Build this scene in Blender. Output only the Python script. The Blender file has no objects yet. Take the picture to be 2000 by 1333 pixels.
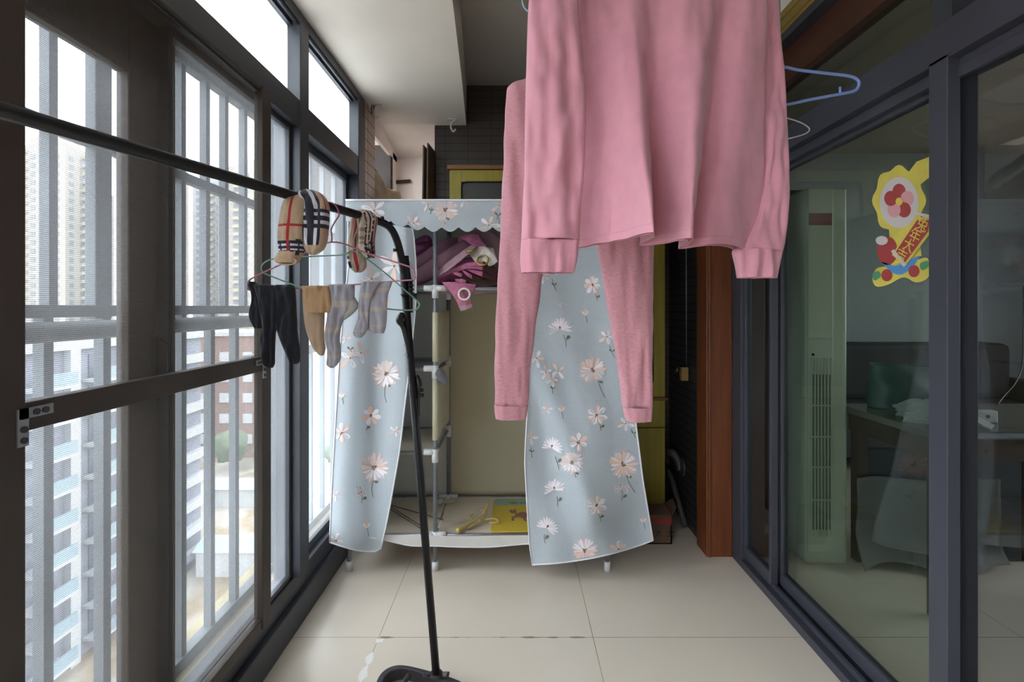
import bpy, bmesh, math, random
from mathutils import Vector, Matrix, noise
random.seed(7)
PI = math.pi
C = bpy.context.scene.collection
sc = bpy.context.scene
# ---------------------------------------------------------------- camera, light, exposure
FPX = 950.0; VX, VY, CAMH = 1005.0, 600.0, 1.23
cam = bpy.data.cameras.new('camera'); camo = bpy.data.objects.new('camera', cam); C.objects.link(camo)
camo.location = (0, 0, CAMH); camo.rotation_euler = (PI/2, 0, 0)
cam.sensor_width = 36; cam.lens = 36*FPX/2000
cam.shift_x = -(VX-1000)/2000; cam.shift_y = -(666.5-VY)/2000
cam.clip_start = 0.02; cam.clip_end = 2000
sc.camera = camo
sc.view_settings.view_transform = 'Standard'; sc.view_settings.look = 'None'
sc.view_settings.gamma = 1; sc.view_settings.use_curve_mapping = False
sc.view_settings.exposure = 1.22
w = bpy.data.worlds.new('overcast_sky'); sc.world = w; w.use_nodes = True
nt = w.node_tree; nt.nodes.clear()
bg = nt.nodes.new('ShaderNodeBackground'); wo = nt.nodes.new('ShaderNodeOutputWorld')
tc = nt.nodes.new('ShaderNodeTexCoord'); sp = nt.nodes.new('ShaderNodeSeparateXYZ'); rp = nt.nodes.new('ShaderNodeValToRGB')
nt.links.new(tc.outputs['Generated'], sp.inputs[0]); nt.links.new(sp.outputs['Z'], rp.inputs[0])
rp.color_ramp.elements[0].position = 0.0; rp.color_ramp.elements[0].color = (0.80, 0.84, 0.90, 1)
rp.color_ramp.elements[1].position = 0.55; rp.color_ramp.elements[1].color = (0.97, 0.98, 1.0, 1)
nt.links.new(rp.outputs[0], bg.inputs[0]); bg.inputs[1].default_value = 5.2
nt.links.new(bg.outputs[0], wo.inputs[0])

def P(px, py, Y): return Vector(((px-VX)/FPX*Y, Y, CAMH-(py-VY)/FPX*Y))

# ---------------------------------------------------------------- materials
def lin(h):
    if isinstance(h, str):
        h = h.lstrip('#'); v = [int(h[i:i+2], 16)/255 for i in (0, 2, 4)]
    else: v = [x/255 for x in h]
    return tuple(x/12.92 if x <= 0.04045 else ((x+0.055)/1.055)**2.4 for x in v) + (1,)
MATS = {}
def mat(name, col, rough=0.6, metal=0.0, bump=0.0, bscale=200.0, var=0.0, vscale=8.0, sheen=0.0, trans=0.0, stretch=None, alpha=None, spec=0.5):
    """principled with noise bump and large-scale colour variation; trans = share of translucency"""
    m = bpy.data.materials.new(name); m.use_nodes = True; MATS[name] = m
    n = m.node_tree; b = n.nodes['Principled BSDF']; out = n.nodes['Material Output']
    b.inputs['Base Color'].default_value = lin(col); b.inputs['Roughness'].default_value = rough
    b.inputs['Metallic'].default_value = metal; b.inputs['Specular IOR Level'].default_value = spec
    if sheen: b.inputs['Sheen Weight'].default_value = sheen
    co = n.nodes.new('ShaderNodeTexCoord'); mp = n.nodes.new('ShaderNodeMapping')
    n.links.new(co.outputs['Object'], mp.inputs[0])
    if stretch: mp.inputs['Scale'].default_value = stretch
    if var:
        nz = n.nodes.new('ShaderNodeTexNoise'); nz.inputs['Scale'].default_value = vscale; nz.inputs['Detail'].default_value = 5
        n.links.new(mp.outputs[0], nz.inputs[0])
        r = n.nodes.new('ShaderNodeValToRGB'); c = lin(col)
        r.color_ramp.elements[0].position = 0.3; r.color_ramp.elements[1].position = 0.7
        r.color_ramp.elements[0].color = tuple(x*(1-var) for x in c[:3])+(1,)
        r.color_ramp.elements[1].color = tuple(min(1, x*(1+var)) for x in c[:3])+(1,)
        n.links.new(nz.outputs[0], r.inputs[0]); n.links.new(r.outputs[0], b.inputs['Base Color'])
    if bump:
        nb = n.nodes.new('ShaderNodeTexNoise'); nb.inputs['Scale'].default_value = bscale; nb.inputs['Detail'].default_value = 4
        n.links.new(mp.outputs[0], nb.inputs[0])
        bp = n.nodes.new('ShaderNodeBump'); bp.inputs['Strength'].default_value = bump; bp.inputs['Distance'].default_value = 0.002
        n.links.new(nb.outputs[0], bp.inputs['Height']); n.links.new(bp.outputs[0], b.inputs['Normal'])
    if trans:
        t = n.nodes.new('ShaderNodeBsdfTranslucent'); mx = n.nodes.new('ShaderNodeMixShader'); mx.inputs[0].default_value = trans
        if b.inputs['Base Color'].is_linked: n.links.new(b.inputs['Base Color'].links[0].from_socket, t.inputs[0])
        else: t.inputs[0].default_value = lin(col)
        n.links.new(b.outputs[0], mx.inputs[1]); n.links.new(t.outputs[0], mx.inputs[2]); n.links.new(mx.outputs[0], out.inputs[0])
    return m

class NB:
    """small math-node helper"""
    def __init__(s, m): s.n = m.node_tree
    def m(s, op, a, b=0.0, c=None):
        k = s.n.nodes.new('ShaderNodeMath'); k.operation = op
        for i, v in enumerate((a, b) if c is None else (a, b, c)):
            if isinstance(v, (int, float)): k.inputs[i].default_value = v
            else: s.n.links.new(v, k.inputs[i])
        return k.outputs[0]
    def band(s, x, a, b): return s.m('MULTIPLY', s.m('GREATER_THAN', x, a), s.m('LESS_THAN', x, b))
    def orr(s, *xs):
        r = xs[0]
        for x in xs[1:]: r = s.m('MAXIMUM', r, x)
        return r
    def mix(s, f, a, b):
        k = s.n.nodes.new('ShaderNodeMix'); k.data_type = 'RGBA'
        if isinstance(f, (int, float)): k.inputs[0].default_value = f
        else: s.n.links.new(f, k.inputs[0])
        for i, v in ((6, a), (7, b)):
            if isinstance(v, tuple): k.inputs[i].default_value = v
            else: s.n.links.new(v, k.inputs[i])
        return k.outputs[2]

def glass(name, tint, refl=0.06, haze=0.0, hazecol='#dfe6ea', edge=0.7, stripes=False):
    """thin architectural pane: tinted see-through sheet with a reflection that grows at grazing angles, plus dust"""
    m = bpy.data.materials.new(name); m.use_nodes = True; n = m.node_tree; n.nodes.clear(); k = NB(m)
    out = n.nodes.new('ShaderNodeOutputMaterial'); tr = n.nodes.new('ShaderNodeBsdfTransparent'); gl = n.nodes.new('ShaderNodeBsdfGlossy')
    tr.inputs[0].default_value = tuple(tint)+(1,); gl.inputs['Roughness'].default_value = 0.02
    lw = n.nodes.new('ShaderNodeLayerWeight'); lw.inputs[0].default_value = 0.5
    f = k.m('ADD', k.m('MULTIPLY', k.m('POWER', lw.outputs['Facing'], 4.0), edge), refl)
    mx = n.nodes.new('ShaderNodeMixShader'); n.links.new(f, mx.inputs[0]); n.links.new(tr.outputs[0], mx.inputs[1]); n.links.new(gl.outputs[0], mx.inputs[2])
    last = mx.outputs[0]
    if haze:
        d = n.nodes.new('ShaderNodeBsdfDiffuse'); d.inputs[0].default_value = lin(hazecol)
        t2 = n.nodes.new('ShaderNodeBsdfTranslucent'); t2.inputs[0].default_value = lin(hazecol)
        m2 = n.nodes.new('ShaderNodeMixShader'); m2.inputs[0].default_value = 0.18 if stripes else 0.5; n.links.new(d.outputs[0], m2.inputs[1]); n.links.new(t2.outputs[0], m2.inputs[2])
        m3 = n.nodes.new('ShaderNodeMixShader'); n.links.new(last, m3.inputs[1]); n.links.new(m2.outputs[0], m3.inputs[2])
        m3.inputs[0].default_value = haze
        nz = n.nodes.new('ShaderNodeTexNoise'); nz.inputs['Scale'].default_value = 3; nz.inputs['Detail'].default_value = 6
        h = k.m('MULTIPLY', nz.outputs[0], 2*haze)
        if stripes:
            g = n.nodes.new('ShaderNodeNewGeometry'); s = n.nodes.new('ShaderNodeSeparateXYZ'); n.links.new(g.outputs['Position'], s.inputs[0])
            wv = k.m('SINE', k.m('MULTIPLY', s.outputs['Z'], 2*PI/0.0036))
            h = k.m('ADD', h, k.m('MULTIPLY', wv, 0.10))
        n.links.new(h, m3.inputs[0]); last = m3.outputs[0]
    n.links.new(last, out.inputs[0]); MATS[name] = m
    return m

FRAME = mat('dark_grey_aluminium', '#3a3c43', 0.42, 0.15, 0.15, 60, 0.12, 6)
FRAMEB = mat('brown_aluminium', '#443c37', 0.5, 0.25, 0.15, 60, 0.15, 6)
PURP = mat('slate_aluminium', '#44454f', 0.45, 0.3, 0.1, 60, 0.06, 5)
WHITEP = mat('ceiling_plaster', '#d8cec4', 0.9, 0, 0.25, 40, 0.05, 2.5)
PLAST = mat('alcove_plaster', '#e2d7d0', 0.9, 0, 0.4, 25, 0.06, 4)
GREYW = mat('room_wall_paint', '#9fa6a8', 0.85, 0, 0.1, 60, 0.04, 2)
WOOD = mat('red_brown_wood', '#6d3a1e', 0.42, 0, 0.15, 30, 0.22, 3, stretch=(25, 25, 1.2))
WOODD = mat('dark_wood', '#43261a', 0.4, 0, 0.1, 30, 0.2, 3, stretch=(8, 1, 25))
GOLD = mat('brass_trim', '#a8904e', 0.35, 0.5, 0.05, 60, 0.1, 3)
BLACKM = mat('black_powder_coat', '#15161a', 0.38, 0.3, 0.2, 300, 0.15, 20)
BLACKP = mat('black_plastic', '#121214', 0.3, 0, 0.05, 100)
GREYM = mat('grey_painted_steel', '#8d9197', 0.35, 0.5, 0.2, 200, 0.15, 40)
WPLAS = mat('white_plastic', '#dfe0e2', 0.4, 0, 0.05, 50)
STEEL = mat('screw_steel', '#9c9ea1', 0.45, 0.6)
OUTG = mat('outside_rail_grey', '#6c7278', 0.6, 0.1, 0.2, 80, 0.1, 8)
LEDGE = mat('outside_ledge_concrete', '#a89c80', 0.85, 0, 0.4, 60, 0.12, 5)
GL_WIN = glass('window_glass', (0.93, 0.96, 0.97), 0.03, 0.10, '#e4ebf2', 0.35)
GL_FROST = None
GL_DOOR = glass('greenish_door_glass', (0.74, 0.80, 0.765), 0.06, 0.0, edge=0.55)
GL_DOOR2 = glass('grey_door_glass', (0.72, 0.75, 0.76), 0.06, 0.0, edge=0.55)
SCREEN = glass('insect_screen_mesh', (0.9, 0.9, 0.9), 0.0, 0.30, '#6c6661', 0.0, True)
def frosted():
    m = bpy.data.materials.new('frosted_glass'); m.use_nodes = True; n = m.node_tree; n.nodes.clear()
    out = n.nodes.new('ShaderNodeOutputMaterial'); t = n.nodes.new('ShaderNodeBsdfTranslucent'); t.inputs[0].default_value = (0.9, 0.95, 0.95, 1)
    tr = n.nodes.new('ShaderNodeBsdfTransparent'); tr.inputs[0].default_value = (0.95, 0.97, 0.97, 1)
    gl = n.nodes.new('ShaderNodeBsdfGlossy'); gl.inputs['Roughness'].default_value = 0.15
    a = n.nodes.new('ShaderNodeMixShader'); a.inputs[0].default_value = 0.35
    n.links.new(t.outputs[0], a.inputs[1]); n.links.new(tr.outputs[0], a.inputs[2])
    b = n.nodes.new('ShaderNodeMixShader'); b.inputs[0].default_value = 0.05
    n.links.new(a.outputs[0], b.inputs[1]); n.links.new(gl.outputs[0], b.inputs[2]); n.links.new(b.outputs[0], out.inputs[0])
    return m
GL_FROST = frosted()

def grid_mat(name, axes, pu, pv, col, joint, jw, rough, jc_noise=0.0, var=0.05, off=(0, 0), coat=0.0, vscale=2.0, stagger=False):
    """tiles with thin joints; axes name which object coordinates run along u and v"""
    m = mat(name, col, rough, 0, 0.03, 60, var, vscale); n = m.node_tree; k = NB(m); b = n.nodes['Principled BSDF']
    co = n.nodes.new('ShaderNodeTexCoord'); s = n.nodes.new('ShaderNodeSeparateXYZ'); n.links.new(co.outputs['Object'], s.inputs[0])
    V = k.m('DIVIDE', k.m('SUBTRACT', s.outputs[axes[1]], off[1]), pv)
    U = k.m('DIVIDE', k.m('SUBTRACT', s.outputs[axes[0]], off[0]), pu)
    if stagger: U = k.m('ADD', U, k.m('MULTIPLY', k.m('FLOOR', V), 0.5))
    def line(x, p):
        fr = k.m('FRACT', k.m('ADD', x, 1000.5)); d = k.m('MULTIPLY', k.m('ABSOLUTE', k.m('SUBTRACT', fr, 0.5)), p)
        return k.m('LESS_THAN', d, jw)
    ln = k.orr(line(U, pu), line(V, pv))
    if jc_noise:
        nz = n.nodes.new('ShaderNodeTexNoise'); nz.inputs['Scale'].default_value = 3; n.links.new(co.outputs['Object'], nz.inputs[0])
        ln = k.m('MULTIPLY', ln, k.m('ADD', nz.outputs[0], 0.3))
    src = b.inputs['Base Color'].links[0].from_socket if b.inputs['Base Color'].is_linked else lin(col)
    n.links.new(k.mix(ln, src, lin(joint)), b.inputs['Base Color'])
    n.links.new(k.m('ADD', k.m('MULTIPLY', ln, 0.5), rough), b.inputs['Roughness'])
    if coat: b.inputs['Coat Weight'].default_value = coat; b.inputs['Coat Roughness'].default_value = 0.08
    return m
FLOOR = grid_mat('polished_floor_tile', ('X', 'Y'), 0.797, 0.8, '#d6cbbd', '#6b6158', 0.0013, 0.24, 0.5, 0.03, (-0.505, 1.81))
def floor_wear():
    n = FLOOR.node_tree; k = NB(FLOOR); b = n.nodes['Principled BSDF']; src = b.inputs['Base Color'].links[0].from_socket
    co = n.nodes.new('ShaderNodeTexCoord'); s = n.nodes.new('ShaderNodeSeparateXYZ'); n.links.new(co.outputs['Object'], s.inputs[0])
    nz = n.nodes.new('ShaderNodeTexNoise'); nz.inputs['Scale'].default_value = 14; nz.inputs['Detail'].default_value = 6; n.links.new(co.outputs['Object'], nz.inputs[0])
    d = k.m('ABSOLUTE', k.m('SUBTRACT', s.outputs['Y'], 1.81)); wdt = k.m('MULTIPLY', k.m('SUBTRACT', nz.outputs[0], 0.40), 0.022)
    chip = k.m('MULTIPLY', k.m('LESS_THAN', d, wdt), k.band(s.outputs['X'], -0.50, 0.29))
    d2 = k.m('ABSOLUTE', k.m('SUBTRACT', s.outputs['X'], -0.505)); w2 = k.m('MULTIPLY', k.m('SUBTRACT', nz.outputs[0], 0.42), 0.10)
    streak = k.m('MULTIPLY', k.m('LESS_THAN', d2, w2), k.band(s.outputs['Y'], 1.52, 1.80))
    c = k.mix(chip, src, lin('#8b7868')); c = k.mix(streak, c, lin('#e4e1de')); n.links.new(c, b.inputs['Base Color'])
floor_wear()
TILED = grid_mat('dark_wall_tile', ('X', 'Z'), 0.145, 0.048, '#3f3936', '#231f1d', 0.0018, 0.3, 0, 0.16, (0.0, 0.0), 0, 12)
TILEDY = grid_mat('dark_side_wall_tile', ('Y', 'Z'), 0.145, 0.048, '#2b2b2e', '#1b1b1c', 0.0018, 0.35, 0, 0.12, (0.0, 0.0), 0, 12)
TILEL = grid_mat('tan_side_wall_tile', ('Y', 'Z'), 0.145, 0.06, '#a08b7a', '#4c4138', 0.0022, 0.3, 0, 0.1, (2.73, 0.0), 0, 8)

# ---------------------------------------------------------------- mesh helpers
def root_loc(o):
    v = Vector((0, 0, 0))
    while o is not None: v += o.location; o = o.parent
    return v
def build(name, bm, mats, parent=None, smooth=False, solid=0.0, bevel=0.0, subs=0, soloff=0.0):
    if not isinstance(mats, (list, tuple)): mats = [mats]
    if parent is not None:
        L = root_loc(parent)
        for v in bm.verts: v.co -= L
    me = bpy.data.meshes.new(name); bm.normal_update(); bm.to_mesh(me); bm.free()
    for m in mats: me.materials.append(m)
    if smooth:
        for p in me.polygons: p.use_smooth = True
    o = bpy.data.objects.new(name, me); C.objects.link(o)
    if parent is not None: o.parent = parent
    if bevel:
        b = o.modifiers.new('b', 'BEVEL'); b.width = bevel; b.segments = 2; b.limit_method = 'ANGLE'; b.angle_limit = 0.8
    if subs:
        s = o.modifiers.new('s', 'SUBSURF'); s.levels = subs; s.render_levels = subs
    if solid:
        s = o.modifiers.new('t', 'SOLIDIFY'); s.thickness = solid; s.offset = soloff
    return o
def rebase(o, p):
    """put a one-mesh thing's origin at p"""
    p = Vector(p)
    o.data.transform(Matrix.Translation(-p)); o.location = p
    return o
def tag(o, label=None, cat=None, group=None, kind=None):
    if label: o['label'] = label
    if cat: o['category'] = cat
    if group: o['group'] = group
    if kind: o['kind'] = kind
    return o
def thing(name, loc, label, cat, group=None):
    o = bpy.data.objects.new(name, None); C.objects.link(o); o.location = loc; o.empty_display_size = 0.1
    return tag(o, label, cat, group)
def struct_empty(name, loc):
    o = bpy.data.objects.new(name, None); C.objects.link(o); o.location = loc; o['kind'] = 'structure'; return o
def box(bm, x0, x1, y0, y1, z0, z1, mi=0):
    vs = [bm.verts.new((x, y, z)) for x in (x0, x1) for y in (y0, y1) for z in (z0, z1)]
    for f in ((0, 1, 3, 2), (4, 6, 7, 5), (0, 4, 5, 1), (2, 3, 7, 6), (0, 2, 6, 4), (1, 5, 7, 3)):
        bm.faces.new([vs[i] for i in f]).material_index = mi
def bx(*a): bm = bmesh.new(); box(bm, *a); return bm
def struct(name, bm, m, parent=None, **k):
    o = build(name, bm, m, parent, **k)
    if parent is None: o['kind'] = 'structure'
    return o
def cr(p0, p1, p2, p3, t):
    return 0.5*((2*p1)+(-p0+p2)*t+(2*p0-5*p1+4*p2-p3)*t*t+(-p0+3*p1-3*p2+p3)*t**3)
def spline(pts, n, closed=False):
    pts = [Vector(p) for p in pts]; L = len(pts); out = []
    for i in range(L if closed else L-1):
        if closed: q = [pts[(i+j) % L] for j in (-1, 0, 1, 2)]
        else: q = [pts[max(0, i-1)], pts[i], pts[i+1], pts[min(L-1, i+2)]]
        for j in range(n): out.append(cr(*q, j/n))
    if not closed: out.append(pts[-1])
    return out
def tube(bm, pts, r, seg=10, closed=False, mi=0, caps=True, smooth_n=0):
    if smooth_n: pts = spline(pts, smooth_n, closed)
    pts = [Vector(p) for p in pts]; n = len(pts); rings = []; up = None
    for i, p in enumerate(pts):
        a = pts[(i-1) % n] if (closed or i > 0) else p; b = pts[(i+1) % n] if (closed or i < n-1) else p
        t = (b-a).normalized()
        if up is None:
            up = Vector((0, 0, 1)) if abs(t.z) < 0.9 else Vector((0, 1, 0))
        s = t.cross(up).normalized(); u = s.cross(t).normalized(); up = u
        rr = r(i/(n-1)) if callable(r) else r
        rings.append([bm.verts.new(p+s*rr*math.cos(2*PI*k/seg)+u*rr*math.sin(2*PI*k/seg)) for k in range(seg)])
    for i in range(n if closed else n-1):
        A, B = rings[i], rings[(i+1) % n]
        for k in range(seg):
            f = bm.faces.new((A[k], A[(k+1) % seg], B[(k+1) % seg], B[k])); f.smooth = True; f.material_index = mi
    if caps and not closed:
        bm.faces.new(rings[0][::-1]).material_index = mi; bm.faces.new(rings[-1]).material_index = mi
def tb(pts, r, **k): bm = bmesh.new(); tube(bm, pts, r, **k); return bm
def rnd(x, y, z=0.0): return noise.noise(Vector((x, y, z)))
def surface(bm, grid, closed_u=False, uvrange=None, mi=0):
    """grid[row][col] of Vectors -> quads, with uv (u along cols, v along rows)"""
    uv = bm.loops.layers.uv.verify(); R = len(grid); N = len(grid[0])
    V = [[bm.verts.new(p) for p in row] for row in grid]
    for i in range(R-1):
        for j in range(N if closed_u else N-1):
            j2 = (j+1) % N
            f = bm.faces.new((V[i][j], V[i][j2], V[i+1][j2], V[i+1][j])); f.smooth = True; f.material_index = mi
            cs = ((j/N, i/(R-1)), ((j+1)/N, i/(R-1)), ((j+1)/N, (i+1)/(R-1)), (j/N, (i+1)/(R-1)))
            if not closed_u: cs = tuple((a*N/(N-1), b) for a, b in cs)
            for l, c in zip(f.loops, cs): l[uv].uv = c
    return V
def sheet(ctrl, nu=6, nv=6, wr=0.0, wf=(30, 30), seed=0.0, closed=False):
    """smooth cloth through control points; wr = wrinkle height"""
    rows = [spline(r, nu, closed) for r in ctrl]
    cols = list(zip(*rows)); cols = [spline(c, nv) for c in cols]
    g = [list(r) for r in zip(*cols)]
    if wr:
        R, N = len(g), len(g[0]); h = [r[:] for r in g]
        for i in range(R):
            for j in range(N):
                a = g[i][max(0, j-1)] if not closed else g[i][j-1]; b = g[i][min(N-1, j+1)] if not closed else g[i][(j+1) % N]
                c = g[max(0, i-1)][j]; d = g[min(R-1, i+1)][j]
                nn = (b-a).cross(d-c)
                if nn.length < 1e-12: continue
                p = g[i][j]
                h[i][j] = p + nn.normalized()*wr*(rnd(p.x*wf[0]+seed, p.z*wf[1], p.y*wf[0])+0.5*rnd(p.x*wf[0]*2.3, p.z*wf[1]*2.3+seed, p.y*20))
        g = h
    return g
def slices(rows, n=6, seg=36, amp=0.006, fx=28, fz=6, seed=0.0, pinch=0.0, dx=0.0):
    """hanging cloth tube from rows (py, left px, right px, distance, depth); horizontal slices"""
    V4 = [Vector((r[0], r[1], r[2])) for r in rows]; V2 = [Vector((r[3], r[4], 0)) for r in rows]
    A = spline(V4, n); B = spline(V2, n); g = []
    for a, b in zip(A, B):
        py, xl, xr = a; Y, d = b.x, b.y
        L = P(xl, py, Y); Rr = P(xr, py, Y); c = (L+Rr)/2; hw = (Rr.x-L.x)/2; ring = []
        for k in range(seg):
            t = 2*PI*k/seg; ct, st = math.cos(t), math.sin(t)
            x = c.x+hw*(abs(ct)**0.9)*(1 if ct > 0 else -1)
            yy = Y+d*(abs(st)**0.7)*(1 if st > 0 else -1)
            w_ = 1-abs(ct)**3
            yy += w_*amp*(2*rnd(x*fx+seed, c.z*fz, seed)+1.0*rnd(x*fx*2.1, c.z*fz*2.2+seed, 3+seed))
            xx = x + dx*rnd(c.z*14+seed, st*1.5, seed)
            ring.append(Vector((xx, yy, c.z)))
        g.append(ring)
    return g
def cloth_tube(name, rows, m, parent=None, solid=0.0012, cap=None, **k):
    bm = bmesh.new(); g = slices(rows, **k); V = surface(bm, g, True)
    if cap in ('top', 'both'): bm.faces.new(V[0])
    if cap in ('bottom', 'both'): bm.faces.new(V[-1])
    return build(name, bm, m, parent, smooth=True, solid=solid, soloff=-1)
def disc(bm, c, r, h, axis='Z', seg=16, mi=0):
    c = Vector(c); ax = {'X': Vector((1, 0, 0)), 'Y': Vector((0, 1, 0)), 'Z': Vector((0, 0, 1))}[axis] if isinstance(axis, str) else axis
    tube(bm, [c-ax*h/2, c+ax*h/2], r, seg, mi=mi)
def torus_px(bm, c, r, t, normal, seg=28, mi=0):
    c = Vector(c); nrm = Vector(normal).normalized(); a = nrm.orthogonal().normalized(); b = nrm.cross(a)
    tube(bm, [c+a*r*math.cos(2*PI*k/seg)+b*r*math.sin(2*PI*k/seg) for k in range(seg)], t, 8, True, mi)

# ================================================================ THE SETTING
XW = -0.824; XG = 1.074; ZB = 2.37; ZC = 2.62; YB = 3.05; YN = -1.9
def yw(px): return FPX*0.824/(1005-px)
struct('floor', bx(XW-0.07, 5.0, YN, 4.5, -0.1, 0), FLOOR)
# low beam ceiling on the window side, upper ceiling on the room side
bm = bmesh.new()
prof = [(-0.235, YN), (-0.23, 1.8), (-0.262, 2.4), (-0.303, YB)]
vs = []
L = [bm.verts.new((XW-0.12, y, z)) for z in (ZB, ZC+0.1) for y in (YN, YB)]
R0 = [bm.verts.new((x, y, ZB)) for x, y in prof]; R1 = [bm.verts.new((x+0.004, y, ZC+0.1)) for x, y in prof]
bm.faces.new([L[0], L[1]]+R0[::-1]); bm.faces.new([L[2], L[3]]+R1[::-1])
for i in range(3): bm.faces.new((R0[i], R0[i+1], R1[i+1], R1[i]))
struct('ceiling_beam', bm, WHITEP)
struct('ceiling', bx(-0.4, 5.0, YN, 4.5, ZC, ZC+0.1), mat('upper_ceiling_paint', '#b0a89f', 0.9, 0, 0.2, 40, 0.05, 2))
# back wall: dark tiles right of the alcove
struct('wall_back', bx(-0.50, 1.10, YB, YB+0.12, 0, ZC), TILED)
bm = bmesh.new(); box(bm, -0.86, -0.50, 3.47, 3.57, 0, 2.4)
v = [bm.verts.new(q) for q in ((-1.2, YB-0.02, ZB), (-0.5, YB-0.02, ZB), (-0.5, 3.48, 2.30), (-1.2, 3.48, 2.30))]; bm.faces.new(v)
struct('wall_alcove', bm, PLAST)
struct('wall_alcove_side', bx(-0.502, -0.495, YB+0.0, 3.47, 0, 2.36), PLAST)
# left end wall: tan tiles, then the broken opening of the alcove
struct('wall_left', bx(XW-0.08, XW, 2.67, 2.87, 0, ZB), TILEL)
bm = bmesh.new(); box(bm, -0.86, -0.84, 2.87, 3.47, 0, 1.90); box(bm, -0.86, -0.84, 2.87, 3.47, 2.26, 2.42); box(bm, -0.86, -0.84, 3.36, 3.47, 1.5, 2.3)
struct('wall_alcove_left', bm, PLAST)
bm = bmesh.new(); box(bm, -1.4, -0.842, 3.30, 3.355, 1.2, 2.45)  # dark panel added behind the opening: hole's shade as colour, stops daylight leak
struct('dark_hole_panel', bm, mat('painted_hole_shade', '#35302e', 0.8, 0, 0.4, 30, 0.3, 6))
# right side wall beyond the wooden post
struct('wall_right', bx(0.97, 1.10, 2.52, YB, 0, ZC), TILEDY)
struct('wall_room_back', bx(1.10, 5.1, 4.4, 4.5, 0, ZC), GREYW)
bm = bmesh.new(); box(bm, 5.0, 5.1, YN, 4.4, 0, 0.9); box(bm, 5.0, 5.1, YN, 4.4, 2.2, ZC); box(bm, 5.0, 5.1, YN, 0.9, 0.9, 2.2); box(bm, 5.0, 5.1, 2.6, 4.4, 0.9, 2.2)  # unseen side wall left open so extra daylight brightens the room
struct('wall_room_side', bm, GREYW)
bm = bmesh.new(); box(bm, 5.0, 5.06, 0.9, 2.6, 0.9, 0.95); box(bm, 5.0, 5.06, 0.9, 2.6, 2.15, 2.2); box(bm, 5.0, 5.06, 1.87, 1.93, 0.95, 2.15)  # window frame added, out of view, around that daylight opening
struct('added_room_window', bm, FRAME)
struct('wall_room_left', bx(1.10, 1.16, 2.52, 4.4, 0, ZC), GREYW)
struct('wall_front', bx(XW-0.12, 5.1, YN-0.1, YN, 0, ZC+0.1), mat('rear_wall_paint', '#b7b0a8', 0.9, 0, 0.1, 50, 0.04, 2))
# wooden casing and beam, brass trim above the sliding doors
bm = bmesh.new(); box(bm, 0.943, 1.069, 2.39, 2.52, 0, 2.32); box(bm, 0.952, 0.962, 2.382, 2.39, 0, 2.32)
struct('trim_1', bm, WOOD, bevel=0.003)
struct('trim_2', bx(1.13, 1.19, YN, 2.52, 2.165, 2.32), WOODD)
bm = bmesh.new(); box(bm, 1.075, 1.19, YN, 2.39, 2.33, 2.42); box(bm, 1.068, 1.08, YN, 2.39, 2.345, 2.355); box(bm, 1.068, 1.08, YN, 2.39, 2.385, 2.40)
struct('trim_3', bm, GOLD)
struct('wall_above_doors', bx(1.09, 1.19, YN, 2.52, 2.42, ZC), WHITEP)
# room beam seen through the glass
struct('ceiling_beam_room', bx(1.9, 2.15, YN, 4.4, 2.38, ZC), WHITEP)

# ---------------------------------------------------------------- left windows
W = struct_empty('window_1', (XW, 0, 0))
YM1, YM1b = yw(585), yw(602)
bm = bmesh.new()
box(bm, XW-0.10, XW, YN, 2.67, 0, 0.11); box(bm, XW-0.10, XW-0.022, YN, 2.67, 0.11, 0.19)
build('sill', bm, FRAME, W, bevel=0.003)
build('transom_bar', bx(XW-0.09, XW, YN, 2.67, 1.925, 2.025), FRAME, W, bevel=0.003)
build('head_frame', bx(XW-0.09, XW, YN, 2.67, 2.325, ZB), FRAME, W, bevel=0.003)
bm = bmesh.new(); tube(bm, [(XW-0.01, YN, 2.318), (XW-0.01, 2.6, 2.318)], 0.006); build('head_gasket', bm, PURP, W)
for y0, y1 in ((YM1, YM1b), (2.56, 2.67), (0.72, 0.80), (-0.45, -0.37), (-1.2, -1.12)):
    build('mullion', bx(XW-0.10, XW+0.004, y0, y1, 0.19 if y0 > 1.8 or y0 < 0.7 else 0.19, 2.326), FRAME, W, bevel=0.003)
prev = YN
for y0, y1 in ((-1.2, -1.12), (-0.45, -0.37), (0.72, 0.80), (YM1, YM1b), (2.56, 2.67)):
    bm = bx(XW-0.052, XW-0.046, prev, y0, 2.02, 2.33); build('frosted_pane', bm, GL_FROST, W)
    bm = bmesh.new()
    for z0, z1 in ((2.025, 2.04), (2.31, 2.325)): box(bm, XW-0.06, XW-0.03, prev, y0, z0, z1)
    build('bead', bm, PURP, W)
    prev = y1
# sliding sashes: far bay, middle bay, nearer bays
def sash(name, y0, y1, x, st=0.045, z0=0.19, z1=1.925, m=FRAME, pane=GL_WIN, handle=None):
    e = struct_empty(name, (x, (y0+y1)/2, z0))
    bm = bmesh.new(); box(bm, x-0.03, x, y0, y0+st, z0, z1); box(bm, x-0.03, x, y1-st, y1, z0, z1)
    box(bm, x-0.03, x, y0+st, y1-st, z0, z0+st); box(bm, x-0.03, x, y0+st, y1-st, z1-st, z1)
    build('sash_frame', bm, m, e, bevel=0.003)
    build('pane', bx(x-0.018, x-0.014, y0+st, y1-st, z0+st, z1-st), pane, e)
    if handle:
        bm = bmesh.new(); box(bm, x, x+0.01, handle-0.014, handle+0.014, 1.02, 1.16)
        tube(bm, [(x+0.012, handle, 1.15), (x+0.03, handle, 1.135), (x+0.034, handle, 1.08), (x+0.028, handle-0.004, 1.03)], 0.007)
        build('sash_handle', bm, BLACKP, e)
    return e
sash('window_2', YM1b, 2.56, XW-0.05, 0.035)
sash('window_3', 1.20, YM1, XW-0.03, 0.018, m=FRAME)
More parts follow.
